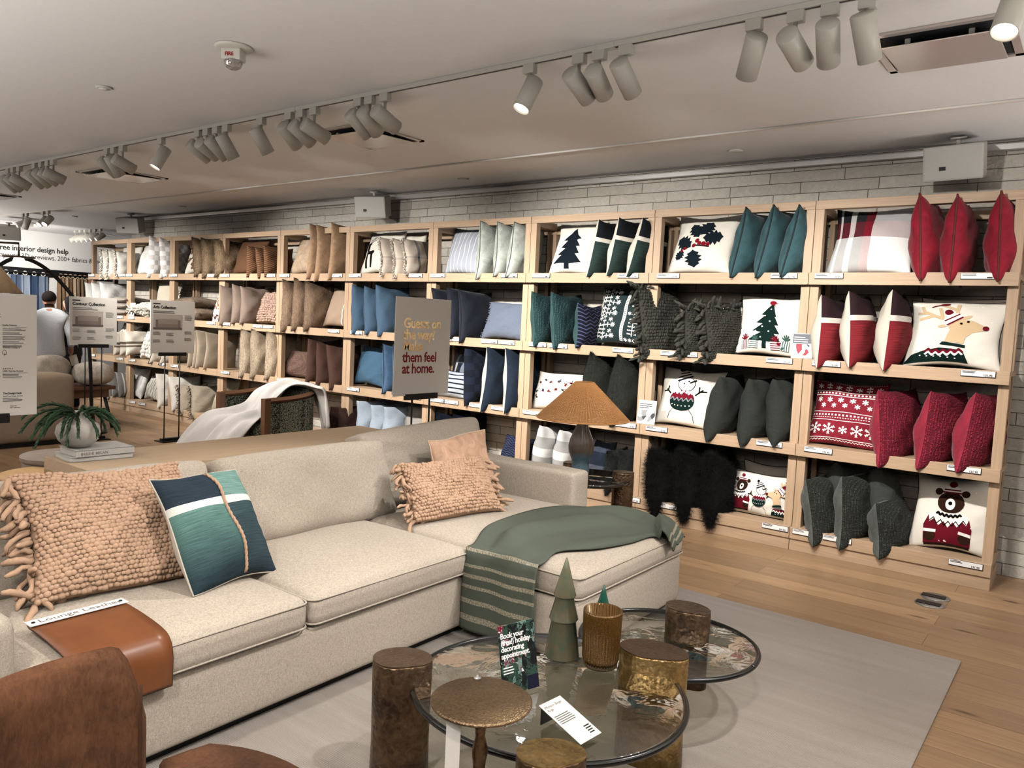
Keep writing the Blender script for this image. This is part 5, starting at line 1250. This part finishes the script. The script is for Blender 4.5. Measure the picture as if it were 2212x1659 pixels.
def sofa_poster(t,w,z1,title,ph,seed):
    letter('headline',title,.048,INK,t,-w/2+.03,z1-.095,FO,bold=.0018,space=.95)
    B('badge',INK,t,-w/2+.03,-w/2+.115,FO,-.003,z1-.048,z1-.034,bev=0)
    obj('fine_print',mesh('fine_print',finelines(2,w*.55,.008,-w/2+.03,z1-.125,seed,1,.018),GREYINK,False),t,mw=(0,FO,0))
    pc=[('#b9aca2',(-w/2+.03,w/2-.16,z1-.34,z1-.16)),('#6d605a',(-w/2+.03,w/2-.16,z1-.34,z1-.315)),('#8a7a70',(-w/2+.075,w/2-.2,z1-.315,z1-.23)),('#9d8d82',(-w/2+.09,w/2-.215,z1-.275,z1-.215)),('#7c6c63',(-w/2+.06,-w/2+.085,z1-.315,z1-.225)),('#7c6c63',(w/2-.21,w/2-.185,z1-.315,z1-.225))]
    for k,(c,(a,b,lo,hi)) in enumerate(pc): B('sofa_photo',plain('print_'+c[1:],c,.6),t,a,b,FO-.0003*k,-.003,lo,hi,bev=0)
    for k,(x,z) in enumerate(((w/2-.13,z1-.17),(w/2-.13,z1-.36),(w/2-.13,z1-.44),(-w/2+.03,z1-.37),(-w/2+.19,z1-.38),(-w/2+.03,z1-.46),(-w/2+.19,z1-.46))):
        obj('fine_print',mesh('fine_print',finelines(5 if k==0 else 3,.1,.005,x,z,seed+k,1,.013),GREYINK,False),t,mw=(0,FO,0))
t=stand('white stand sign headed Contour Collection with a sofa photo',-9.37,4.297,.532,1.112,1.665,.15); sofa_poster(t,.532,1.665,'Contour Collection',0,1)
t=stand('white stand sign headed Aris Collection with a sofa photo',-8.81,4.95,.548,1.05,1.67,.15); sofa_poster(t,.548,1.67,'Aris Collection',0,11)
t=stand('large poster with Quality Features text at the left edge, behind the sofa arm',-3.76,1.06,.84,1.09,1.617,.27)
def fitted(nm,body,width,x,z,mat=INK,bold=.0,**k):
    me=text(body,1,bold=bold,**k); w=max(v.co.x for v in me.vertices); o=letter(nm,body,1,mat,t,0,0,0,bold=bold,**k)
    o.matrix_basis=Matrix.Translation((x,FO,z))@Matrix.Scale(width/w,4)
PX=.284
for s_,w_,x_,z_,b_ in (('Quality Features',.056,PX,1.4795,.02),('Exclusively Crate&Barrel',.066,PX+.002,1.383,.015),('1,200+ Five-Star Reviews',.081,PX,1.2815,.02),('TheDesignDesk',.074,PX+.002,1.184,.025),('100% Free Design Services',.077,PX+.002,1.173,.015),('View the\nfull collection.',.04,PX+.03,1.13,.015)): fitted('lettering',s_,w_,x_,z_,bold=b_,space=.95)
fitted('lettering','comfort.',.11,.17,1.515,GREYINK,shear=.35)
for n_,z_,w_ in ((2,1.466,.09),(2,1.449,.09),(3,1.432,.09),(2,1.411,.09),(2,1.396,.09),(3,1.270,.085),(3,1.166,.08)): obj('fine_print',mesh('fine_print',finelines(n_,w_,.0024,PX+.001,z_,int(z_*999),1,.0058),GREYINK,False),t,mw=(0,FO,0))
for z_ in (1.4735,1.2755): B('rule',GREYINK,t,PX,PX+.096,FO,-.003,z_,z_+.001,bev=0)
star=[((.0045 if k%2==0 else .0018)*math.cos(math.pi/2+k*math.pi/5),(.0045 if k%2==0 else .0018)*math.sin(math.pi/2+k*math.pi/5)) for k in range(10)]
bm=bmesh.new()
for k in range(5): prism(bm,[(x*.75+.0085*k,y*.75) for x,y in star],0,.0004)
obj('stars',mesh('stars',bm,INK,False),t,mw=Matrix.Translation((.288,FO,1.2945))@Matrix.Rotation(R_(90),4,'X'))
bm=bmesh.new(); tube(bm,[(.008*math.cos(a)*(1-.3*math.sin(a)),0,.010*math.sin(a)+.004) for a in [2*math.pi*i/16 for i in range(16)]],.0008,4,True); tube(bm,[(0,0,-.012),(0,0,0)],.0008,4)
obj('tree_emblem',mesh('tree_emblem',bm,INK),t,mw=(.292,FO,1.362))
B('photo',plain('poster_photo','#8d8782',.6),t,-.39,.272,FO,-.003,1.31,1.49,bev=0); B('photo',plain('poster_photo_dark','#4f4a48',.6),t,-.39,.272,FO-.0004,-.003,1.31,1.35,bev=0)
# ================================================================ tweed armchair with white throw
WAL=oak('walnut','z','#7a5236','#553420')
g=G('tweed'); o_=g.tc(); ck=g.n('ShaderNodeTexVoronoi',{'Vector':o_,'Scale':75,'Randomness':.55}).outputs[0]
g.bump(g.math('SUBTRACT',1,ck),.9,.01); g.fin(g.ramp(ck,[(.2,'#9fa08c'),(.45,'#6b705f'),(.62,'#1f221d')]),.95,0,.2); TWD=g.m
ac=thing('armchair','tweed armchair with walnut frame and a white throw over it','chair',(-7.13,5.12,0))
for s in (-1,1):
    pts=smoothpath([(s*.4,-.33,.69),(s*.41,-.05,.70),(s*.39,.18,.725),(s*.28,.33,.745),(0,.39,.755)],22)
    bm=bmesh.new(); tube(bm,pts,.03,4); obj('top_rail',mesh('top_rail',bm,WAL,False),ac)
    B('front_post',WAL,ac,s*.4-.035,s*.4+.035,-.37,-.30,0,.715)
    bm=bmesh.new(); rg=[]
    for p in pts:
        n_=Vector((p.x,p.y,0)).normalized()*.02; rg.append([bm.verts.new((p.x+n_.x*k,p.y+n_.y*k,z)) for k,z in ((1,.2),(1,p.z-.03),(-1,p.z-.03),(-1,.2))])
    for a,b in zip(rg,rg[1:]):
        for k in range(4): bm.faces.new((a[k],a[(k+1)%4],b[(k+1)%4],b[k]))
    bm.faces.new(rg[0]); bm.faces.new(rg[-1][::-1]); bmesh.ops.recalc_face_normals(bm,faces=bm.faces)
    obj('side_panel',mesh('side_panel',bm,TWD,False),ac)
    B('rear_leg',WAL,ac,s*.22-.03,s*.22+.03,.28,.34,0,.22)
soft('seat_cushion',TWD,ac,-.355,.355,-.38,.26,.28,.44,.05,.02)
soft('back_cushion',TWD,ac,-.3,.3,-.06,.06,0,.36,.05,.02,mw=at((0,.25,.43),0,R_(12)))
# white waffle throw: over the back, across the seat, down the front
rows=[((.46,.36,.35),(.3,.5,.35)),((.45,.33,.72),(.1,.48,.74)),((.42,.25,.80),(-.2,.42,.82)),((.25,.12,.80),(-.34,.3,.80)),((.12,-.0,.62),(-.36,.1,.70)),((.2,-.15,.5),(-.36,-.05,.54)),((.3,-.32,.48),(-.37,-.2,.49)),((.32,-.46,.44),(-.45,-.42,.46)),((.2,-.56,.25),(-.62,-.55,.28)),((.1,-.62,.08),(-.75,-.65,.08))]
nA,nB=64,26; LA=smoothpath([a for a,b in rows],nA+1); LB=smoothpath([b for a,b in rows],nA+1); bm=bmesh.new(); gr=[]
for i in range(nA+1):
    s=i/nA; gr.append([])
    for j in range(nB+1):
        f=j/nB; p=LA[i].lerp(LB[i],f); wv=.03*math.sin(f*11+s*5)+.02*math.sin(f*21-s*9)+.012*math.sin(f*33+s*13)
        nrm=Vector((0,-.6,.8)) if s>.25 else Vector((.3,.9,.3)); gr[-1].append(bm.verts.new(p+nrm*(wv+.03)))
for i in range(nA):
    for j in range(nB): bm.faces.new((gr[i][j],gr[i+1][j],gr[i+1][j+1],gr[i][j+1]))
bmesh.ops.recalc_face_normals(bm,faces=bm.faces)
wt=obj('throw_blanket',mesh('throw_blanket',bm,fabric('waffle_white','#e9e0d8',.08,80,.5,weave='rib')),mw=(-7.13,5.12,0)); md=wt.modifiers.new('thickness','SOLIDIFY'); md.thickness=.012
tag(wt,'white waffle knit throw draped over the tweed armchair','blanket')
# ================================================================ background seating
LSO=fabric('taupe_upholstery','#a18b72',.12,200,.3)
ls=thing('sofa','taupe sofa seen from its end, behind the large poster','sofa',(-9.75,3.1,0))
bm=bx(-.45,.45,-.9,.9,0,.05); obj('plinth',mesh('plinth',bm,BLK,False),ls)
soft('backrest',LSO,ls,.02,.5,-.95,.95,.05,.785,.06,.01); soft('frame',LSO,ls,-.5,.06,-.95,.95,.05,.45,.05,.0); soft('seat_cushion',LSO,ls,-.5,.0,-.9,.9,.44,.58,.04,.02)
FLF=fabric('plush_taupe','#cfc0ae',.25,14,.7,weave='fur')
def plush(label,x,y,z,rx,rz,seed,lean=0):
    bm=bmesh.new(); bmesh.ops.create_icosphere(bm,subdivisions=4,radius=1)
    for v in bm.verts:
        p=v.co; k=1+.05*noise.noise(p*2.2+Vector((seed,0,0))); e=.78
        v.co=Vector((math.copysign(abs(p.x)**e,p.x)*.2*k,math.copysign(abs(p.y)**e,p.y)*rx*k,math.copysign(abs(p.z)**e,p.z)*rz*k+rz))
    o=obj('plush_pillow',mesh('plush_pillow',bm,FLF),mw=at((x,y,z),0,lean)); tag(o,label,'pillow','plush taupe pillows behind the taupe sofa')
st=thing('wood_stool','low walnut stool carrying two plush taupe pillows','stool',(-10.45,4.5,0))
bm=bx(-.28,.28,-.45,.45,.5,.55,bev=.01); obj('seat',mesh('seat',bm,WAL,False),st)
B('apron',WAL,st,-.24,.24,-.38,.38,.40,.5)
for sx in (-1,1):
    for sy in (-1,1): TB('leg',BLK if sy>0 and sx>0 else WAL,st,[(sx*.2,sy*.34,.42),(sx*.25,sy*.42,0)],.022)
plush('rounded plush taupe pillow on the left of the walnut stool',-10.5,4.28,.552,.23,.19,1); plush('rounded plush taupe pillow on the right of the walnut stool',-10.3,4.72,.552,.235,.15,5)
for nm,lab,x,y,r,h,m in (('round_table','round pale wood drum table nearest the console end',-6.05,2.45,.30,.35,oak('drum_oak','x','#c9a06c','#b0864f')),('round_table','round grey brown drum table behind the pale wood one',-6.47,2.75,.30,.40,fabric('drum_marble','#8b7b6c',.2,5,.05,rough=.4))):
    t=thing(nm,lab,'table',(x,y,0),'round drum tables'); LT('drum',m,t,[(0,0),(r*.97,0),(r*.97,h-.045),(0,h-.045)],56,smooth=False); LT('table_top',m,t,[(0,h-.04),(r,h-.04),(r+.004,h-.03),(r+.004,h-.006),(r,h),(0,h)],56,smooth=False)
# arc floor lamp, pendant, cone lamp
al=thing('arc_lamp','tall black arc floor lamp behind the Contour Collection sign','lamp',(-9.9,4.53,0))
TB('arc_pole',BLK,al,smoothpath([(0,0,.02),(0,-.03,.9),(0,-.085,1.34),(0,-.22,1.64),(0,-.43,1.887),(0,-.63,2.03),(0,-.82,2.07),(0,-1.01,1.97),(0,-1.2,1.72)],50),.022)
LT('base',BLK,al,[(0,0),(.17,0),(.17,.02),(.03,.03),(0,.03)],36)
LT('shade',BLK,al,[(0,.1),(.03,.1),(.12,0),(.115,0),(.025,.09),(0,.09)],32,mw=(0,-1.21,1.62))
pd=thing('pendant_lamp','white globe pendant on a slim brown frame high at the left edge','lamp',(-8,2.9,1.95))
fr=plain('frame_brown','#4a3628',.5)
TB('frame',fr,pd,[(0,.1,.04),(0,.1,.16),(0,-.35,.14),(0,-.35,CZ-1.95)],.011,4); LT('plate',fr,pd,[(0,.03),(.13,.03),(.13,.042),(0,.042)],32,mw=(0,.1,0))
LT('globe',emit('globe_glow','#fff3e0',1.4),pd,[(0,-.05),(.03,-.043),(.045,-.02),(.05,.0),(.04,.028),(0,.032)],28,mw=(0,.1,0))
cl=thing('floor_lamp','floor lamp with a pale wood cone shade behind the large poster','lamp',(-5.5,1.86,0))
LT('lamp_shade',oak('shade_wood','z','#d8b98f','#c4a077'),cl,[(.09,1.80),(.215,1.632),(.21,1.632),(.085,1.795)],40); TB('pole',fr,cl,[(0,0,.02),(0,0,1.79)],.014); LT('base',fr,cl,[(0,0),(.15,0),(.15,.02),(0,.02)],32); TB('spider',fr,cl,[(-.085,0,1.79),(.085,0,1.79)],.006)
# ================================================================ hanging fabric samples on the far wall
rl=thing('sample_rail','long black rail for fabric samples on the far wall','rail',(-17.3,6.4,2.15))
TB('rail',BLK,rl,[(0,-1.8,0),(0,1.9,0)],.02)
for y in (-1.6,0,1.7): B('bracket',BLK,rl,-.12,.0,y-.015,y+.015,-.015,.015)
B('back_board',BLK,rl,-.115,-.08,-1.85,1.95,-.06,.1)
cols=['#2d4468','#5474a4','#253653','#7a95c0','#1c2740','#41608f','#8fa6c8','#33496d','#5b6f8d','#c3c6cb','#4c5c76','#8793a3','#2f425e','#6a788c']
rz_=random.Random(2)
ys=[4.75+.168*i for i in range(14)]; ys2=[7.27+.095*i for i in range(7)]; tc=['#8a6a4e','#a98a6a','#6d4f3a','#b59a7c','#7d6048','#94765a','#9c6a52']
words=['first','second','third','fourth','fifth','sixth','seventh','eighth','ninth','tenth','eleventh','twelfth','thirteenth','fourteenth']
for k,(y,c) in enumerate(list(zip(ys,cols))+list(zip(ys2,tc))):
    blue=k<14; w=.19 if blue else .11
    lab=(f"blue fabric sample hanging from the black rail, {words[k]} from the left" if blue else f"brown fabric sample hanging right of the blue ones, {words[k-14]} in line")
    t=thing('fabric_sample',lab,'fabric',(-17.3,y,2.15),'fabric samples on the rail')
    bm=bmesh.new(); prev=None; n=14; z1=-1.35
    rws=[[bm.verts.new((.05*math.sin(i/n*9+k*1.7)*(1 if z<-.3 else .6),-w/2+w*i/n,z)) for i in range(n+1)] for z in (-.05,-.4,z1)]
    for a,b in zip(rws,rws[1:]):
        for i in range(n): bm.faces.new((a[i],a[i+1],b[i+1],b[i]))
    bmesh.ops.recalc_face_normals(bm,faces=bm.faces); bmesh.ops.solidify(bm,geom=bm.faces[:],thickness=.006)
    obj('cloth',mesh('cloth',bm,Ln('sample_%d'%k,c)),t)
    TB('ring',WHT if blue else plain('tan_ring','#c7ad8b',.4),t,[(0,.0+.038*math.cos(a),.0+.038*math.sin(a)-.012) for a in [2*math.pi*i/20 for i in range(20)]],.009,6,True)
# ================================================================ shoppers
SKIN=plain('skin','#b98368',.55,0,.4,Subsurface_Weight=.1)
def skin_obj(name,parent,nodes,edges,mat,lvl=2):
    me=bpy.data.meshes.new(name); me.from_pydata([n[0] for n in nodes],edges,[]); me.materials.append(mat)
    o=bpy.data.objects.new(name,me); S.collection.objects.link(o); o.parent=parent
    m=o.modifiers.new('skin','SKIN'); m.use_smooth_shade=True
    for i,n in enumerate(nodes): v=me.skin_vertices[0].data[i]; v.radius=n[1] if isinstance(n[1],tuple) else (n[1],n[1]); v.use_root=(i==0)
    s=o.modifiers.new('sub','SUBSURF'); s.levels=lvl; s.render_levels=lvl; return o
def person(name,label,loc,rz,k,top,legs,hairc,arms,headturn=0,longhair=False):
    """faces local +Y"""
    t=thing(name,label,'person',Matrix.Translation(loc)@Matrix.Rotation(R_(rz),4,'Z')@Matrix.Scale(k,4))
    hx=.012*headturn
    N=[((0,0,.93),(.145,.105)),((0,0,1.1),(.13,.095)),((0,-.01,1.3),(.155,.105)),((0,-.02,1.44),(.10,.08)),((0,-.01,1.52),.052),((hx,.015,1.575),.058),((hx*1.5,.03,1.64),(.074,.09)),((hx*1.5,.02,1.70),(.066,.08))]
    E=[(i,i+1) for i in range(7)]
    def add(chain,start):
        p=start
        for c in chain: N.append(c); E.append((p,len(N)-1)); p=len(N)-1
        return p
    for s,(el,wr,hd) in zip((-1,1),arms):
        w_=add([((s*.165,-.02,1.42),.062),(el,.044),(wr,.032),(tuple(Vector(wr).lerp(Vector(hd),.5)),(.034,.02)),(hd,(.036,.016))],3)
        a=(Vector(hd)-Vector(wr)).normalized(); side=Vector((0,1,0)) if abs(a.y)<.7 else Vector((0,0,1))
        for q,(o_,l_) in enumerate(((-.03,.06),(-.01,.072),(.01,.075),(.03,.06))):
            b0=Vector(hd)+side*o_; mid=b0+a*l_*.5+Vector((-s*.008,0,0)); add([(tuple(b0+a*.012),.0085),(tuple(mid),.008),(tuple(b0+a*l_+Vector((-s*.022,0,0))),.0065)],w_)
        th0=Vector(wr).lerp(Vector(hd),.4)+side*.03; add([(tuple(th0),.01),(tuple(th0+side*.022+a*.03),.0085),(tuple(th0+side*.025+a*.055),.007)],w_-1)
    for s in (-1,1): add([((s*.085,0,.86),.088),((s*.095,.015,.48),.058),((s*.1,-.02,.1),.04),((s*.105,.08,.035),(.04,.03)),((s*.11,.17,.028),(.035,.022))],0)
    add([((hx*1.5,.115,1.625),.014)],6)
    for s in (-1,1): add([((hx*1.5+s*.083,.02,1.635),(.012,.02))],6)
    skin_obj('body',t,N,E,SKIN)
    C=[((0,0,.84),(.2,.155)),((0,0,.93),(.2,.15)),((0,0,1.1),(.17,.125)),((0,-.01,1.3),(.185,.13)),((0,-.02,1.45),(.155,.115)),((0,-.012,1.555),.088)]; CE=[(i,i+1) for i in range(5)]
    for s,(el,wr,hd) in zip((-1,1),arms):
        b=len(C); C+= [((s*.165,-.02,1.395),.076),(el,.062),(tuple(Vector(el).lerp(Vector(wr),.93)),.043)]; CE+= [(4,b),(b,b+1),(b+1,b+2)]
    skin_obj('shirt',t,C,CE,top)
    C=[((0,0,1.0),(.165,.12)),((0,0,.9),(.18,.135))]; CE=[(0,1)]
    for s in (-1,1): b=len(C); C+= [((s*.085,0,.84),.098),((s*.095,.015,.48),.07),((s*.1,-.01,.09),.058)]; CE+= [(1,b),(b,b+1),(b+1,b+2)]
    skin_obj('trousers',t,C,CE,legs)
    for s in (-1,1):
        o=obj('shoe',mesh('shoe',cushion(.1,.27,.075,.035,0,6,4),BLK),t,mw=(s*.107,.06,0))
    bm=bmesh.new(); bmesh.ops.create_icosphere(bm,subdivisions=3,radius=1)
    for v in bm.verts:
        p=v.co.copy(); v.co=Vector((hx*1.5+p.x*.088,.012+p.y*.1,1.672+p.z*.092))
        if p.y>.35 and p.z<.35: v.co.y=.012+.035*p.y
        if p.z<-.4: v.co.z=1.672-.04+ (-.22*max(0,-p.z) if longhair and p.y<.2 else -.03*p.z*p.y)
    obj('hair',mesh('hair',bm,fabric('hair_'+name+hairc.strip('#'),hairc,.3,120,.4)),t)
    for s in (-1,1):
        bm=bmesh.new(); bmesh.ops.create_uvsphere(bm,u_segments=8,v_segments=6,radius=.011); obj('eye',mesh('eye',bm,INK),t,mw=(hx*1.5+s*.032,.107,1.648))
    B('mouth',plain('lips','#8d4b42',.6),t,hx*1.5-.022,hx*1.5+.022,.106,.113,1.588,1.596)
    return t
SHW=Ln('shirt_white','#cfd0d4',.06,.3); DRK=plain('dark_cloth','#14151b',.9)
person('person','man in a white shirt and dark trousers seen from behind, holding a paper',(-11.2,4.58,0),66,.985,SHW,DRK,'#1a120e',[((-.24,.05,1.16),(-.16,.26,1.12),(-.1,.33,1.14)),((.245,-.04,1.17),(.24,.09,.99),(.24,.13,.915))],-1)
person('person','woman in dark clothes with a pale hairband beside the man',(-11.7,5.05,0),118,.955,DRK,DRK,'#120d0b',[((-.24,.0,1.14),(-.2,.18,1.05),(-.16,.25,1.06)),((.23,-.02,1.14),(.22,.1,.92),(.22,.13,.84))],0,True)
pp=obj('paper',mesh('paper',bx(-.002,.002,-.05,.05,-.14,0),PAPER,False),mw=Matrix.Translation((-11.22,4.87,.88))@Matrix.Rotation(R_(15),4,'X')); tag(pp,'small white paper held low in the right hand of the man','paper')
# ================================================================ floor boxes
for lab,y in (('round floor outlet cover with black tape, nearer the shelves',5.487),('round floor outlet cover with black tape, nearer the rug',5.317)):
    t=thing('floor_outlet',lab,'outlet',(-.728 if y>5.4 else -.73,y,0),'taped floor outlets'); LT('cover',plain('outlet_steel','#8b8680',.4,.6),t,[(0,0),(.085,0),(.085,.004),(0,.005)],36)
    B('tape',BLK,t,-.075,.06,-.035,.03,.0045,.007)
# ================================================================ ceiling fixtures
HD=plain('spot_white','#bfb9ad',.4); TRK=plain('track_white','#c9c3b8',.45)
trk=thing('light_track','long white lighting track running along the ceiling','light track',(-6.3,3.43,CZ))
B('rail',TRK,trk,-6.2,6.4,-.018,.018,-.026,-.0005); B('slot',plain('track_slot','#3a3835',.6),trk,-6.2,6.4,-.006,.006,-.0275,-.0255,bev=0)
for x in (-2.0,1.7,4.2): B('joint',TRK,trk,x-.05,x+.05,-.021,.021,-.03,-.0005)
LENS=emit('lens_glow','#fff4e2',9)
POS=['nearest the right edge of the ceiling']
def head(x,y,aim,label,zt=CZ-.026,power=0,size=72,s=1.0):
    t=thing('track_spotlight',label,'spotlight',Matrix.Translation((x,y,zt))@Matrix.Scale(s,4),'white track spotlights')
    B('adapter',HD,t,-.035,.035,-.02,.02,-.05,0); TB('stem',HD,t,[(0,0,-.05),(0,0,-.115)],.009)
    d=(Vector(aim)-Vector((x,y,zt-.18*s))).normalized(); rot=d.to_track_quat('-Z','Y').to_matrix().to_4x4()
    m=Matrix.Translation((0,0,-.15))@rot@Matrix.Translation((0,0,0))
    LT('housing',HD,t,[(0,.085),(.044,.085),(.048,.08),(.048,-.105),(.044,-.105),(.042,-.09),(0,-.088)],32,mw=m)
    LT('lens',LENS,t,[(0,-.09),(.04,-.09),(.04,-.094),(0,-.095)],24,mw=m)
    if power: spot(tuple(Vector((x,y,zt-.15*s))+d*.115*s),aim,power,size)
HEADS=[(9,-9.403,0),(20,-9.28,1),(31,-9.13,1),(79,-8.75,0),(102,-8.6,1),(117,-8.45,1),(129,-8.33,1),(225,-7.24,1),(238,-7.12,5),(255,-6.96,1),(329,-6.324,2),(411,-5.77,1),(429,-5.65,1),(451,-5.52,1),(472,-5.385,3),(540,-4.955,3),(601,-4.63,1),(625,-4.5,1),(654,-4.36,1),(756,-3.92,1),(780,-3.818,1),(813,-3.68,1),(1124,-2.572,2),(1229,-2.26,1),(1272,-2.141,1),(1323,-1.99,1),(1608,-1.352,4),(1700,-1.17,1),(1775,-1.03,1),(1860,-.883,3),(2205,-.38,2)]
names=['first','second','third','fourth','fifth','sixth','seventh','eighth','ninth','tenth','eleventh','twelfth','thirteenth','fourteenth','fifteenth','sixteenth','seventeenth','eighteenth','nineteenth','twentieth','twenty-first','twenty-second','twenty-third','twenty-fourth','twenty-fifth','twenty-sixth','twenty-seventh','twenty-eighth','twenty-ninth','thirtieth','thirty-first']
for k,(px,x,md_) in enumerate(HEADS):
    off=[-.5,.1,.55,.3][k%4]
    aim={0:(x-.3,6.0,1.0),1:(x+off,6.05,[1.75,.85,1.3][k%3]),2:(x-.35,2.2,.3),3:(x+.25,4.9,.6),4:(x-1.3,5.2,.6),5:(-7.15,4.95,.6)}[md_]
    look_={0:'aimed at the shelves',1:'tilted towards the shelves',2:'with its lit face showing',3:'pointing nearly straight down',4:'tilted to the left over the sofa',5:'tilted towards the tweed armchair'}[md_]
    head(x,3.43,aim,f"white track spotlight {look_}, {names[k]} from the left",power=POWER[md_])
for k,(x,y,z,aim) in enumerate([(-14.05,5.33,0,(-14.6,2.0,1)),(-13.9,5.33,0,(-14.9,5.0,.8)),(-13.3,5.33,0,(-12.6,3.0,.6)),(-13.12,5.33,0,(-12.2,3.2,.6))]):
    head(x,y,aim,['far white spotlight pair by the pendant, left one','far white spotlight pair by the pendant, right one','lit far spotlight pair on the second track, left one','lit far spotlight pair on the second track, right one'][k],zt=CZ-.014)
for k in range(6):
    head(-16.17+.205*k,7.06,(-17.0+.3*k,5.0,1.2),f"small far spotlight in the cluster before the far wall, {names[k]} from the left",zt=CZ)
for k,(loc,t_,p) in enumerate([((-14.9,5.6,2.45),(-17.4,6.2,2.2),120),((-14.9,5.5,2.4),(-17.4,7.7,2.2),150),((-11.6,3.2,2.8),(-10.1,4.3,.9),70),((-8.6,2.4,2.85),(-9.3,3.6,.8),60)]): spot(loc,t_,p,80 if k<2 else 50)  # wall-aimed spots are headless lamps added to wash the far wall
STL=plain('diffuser_steel','#cfc4bd',.25,.4); DRKV=plain('vent_dark','#1a1d24',.8)
def vent(label,x0,x1,y0,y1,drop):
    t=thing('air_vent',label,'vent',((x0+x1)/2,(y0+y1)/2,CZ),'ceiling air vents'); w,d=x1-x0,y1-y0
    bm=bmesh.new()
    for a,b,c,e in ((-w/2,w/2,-d/2,-d/2+.035),(-w/2,w/2,d/2-.035,d/2),(-w/2,-w/2+.035,-d/2,d/2),(w/2-.035,w/2,-d/2,d/2)): box(bm,a,b,c,e,-.012,-.0005)
    obj('frame',mesh('frame',bm,STL,False),t); B('duct_opening',DRKV,t,-w/2+.03,w/2-.03,-d/2+.03,d/2-.03,-.004,-.0005,bev=0)
    for s in (-1,1): B('bracket',WHT,t,s*w*.22-.012,s*w*.22+.012,-d*.3,-d*.27,-drop,-.003)
    B('plate',STL,t,-w/2+.06,w/2-.06,0,d-.125,-.006,.0,mw=Matrix.Translation((0,-d/2+.065,-drop))@Matrix.Rotation(R_(2),4,'X'))
vent('square metal ceiling air vent in the top right corner',-1.02,-.43,3.93,4.51,.045)
vent('square metal ceiling air vent near the middle spotlights',-5.04,-4.42,3.92,4.55,.035)
vent('square metal ceiling air vent far left beyond the track',-8.96,-8.32,3.91,4.6,.035)
vent('small square ceiling air vent at the left edge',-12.5,-11.9,3.95,4.5,.035)
# fire strobe
fs=thing('fire_alarm','white ceiling fire strobe with red FIRE lettering','alarm',at((-3.86,2.49,CZ),R_(33)))
LT('base_plate',WHT,fs,[(0,-.0005),(.098,-.0005),(.1,-.006),(.085,-.014),(.06,-.016),(0,-.016)],48)
bm=bx(-.052,.052,-.04,.04,-.075,-.015,bev=.006); obj('housing',mesh('housing',bm,WHT,False),fs)
me=text('FIRE',.026,.0012).copy(); me.materials.clear(); me.materials.append(plain('fire_red','#a8141c',.5)); obj('lettering',me,fs,mw=(-.03,-.0408,-.056))
g=G('strobe_lens'); g.bump(g.n('ShaderNodeTexVoronoi',{'Vector':g.tc(),'Scale':40}).outputs[0],.8,.01); g.fin('#cfc9c3',.1,.2,.7,Transmission_Weight=.6)
LT('strobe_lens',g.m,fs,[(.048,-.075),(.047,-.09),(.038,-.108),(.02,-.118),(0,-.12)],32)
f2=thing('fire_alarm','tiny far fire strobe on the ceiling before the white wall','alarm',(-15.65,6.05,CZ)); LT('base_plate',WHT,f2,[(0,0),(.1,0),(.1,-.01),(0,-.012)],24); B('housing',WHT,f2,-.05,.05,-.04,.04,-.09,-.01)
for lab,x,y,r in (('small round recessed ceiling disc left of the fire strobe',-5.33,2.5,.05),('flat round ceiling disc above the holly cushion bay',-2.394,5.88,.055),('flat round ceiling disc near the striped cushion bay',-5.21,5.93,.055),('flat round ceiling disc far left along the stone wall',-10.39,5.947,.055),('flat round ceiling disc near the pendant end of the ceiling',-13.55,5.895,.055)):
    t=thing('ceiling_disc',lab,'sprinkler cover',(x,y,CZ),'round ceiling discs'); LT('cover',WHT,t,[(0,-.012),(r*.8,-.012),(r,-.008),(r,-.0005),(0,-.0005)],32)
    if r<.052: LT('centre',plain('disc_bright','#f2eee6',.4),t,[(0,-.0145),(r*.6,-.0145),(r*.6,-.0125),(0,-.0125)],24)
# speakers
SPK=plain('speaker_grey','#aaa59c',.55)
def speaker(label,x,y,z,rz,s=1):
    t=thing('wall_speaker',label,'speaker',Matrix.Translation((x,y,z))@Matrix.Rotation(R_(rz),4,'Z')@Matrix.Rotation(R_(14),4,'X')@Matrix.Scale(s,4),'grey speakers on the stone wall')
    bm=bmesh.new(); prism(bm,[(-.185,-.12),(.185,-.12),(.15,.12),(-.15,.12)],-.115,.115)
    bmesh.ops.bevel(bm,geom=bm.edges[:],offset=.014,segments=2,profile=.6,affect='EDGES'); obj('cabinet',mesh('cabinet',bm,SPK,False),t)
    B('logo_plate',BLK,t,-.08,-.04,-.123,-.119,-.045,-.02,bev=0)
    TB('bracket',HD,t,[(0,.02,.11),(.0,.02,.15)],.016); LT('ceiling_plate',HD,t,[(0,.15),(.05,.15),(.05,.162),(0,.162)],20,mw=(0,.02,0))
for lab,x,rz in (('grey wall speaker at the right above the red velvet cushions',-.91,-6),('grey wall speaker above the deer cushion bay',-6.64,22),('grey wall speaker above the far left end of the shelves',-12.05,30)): speaker(lab,x,6.08,2.825,rz)
speaker('grey speaker at the left edge before the far white wall',-15.06,5.5,2.74,62)
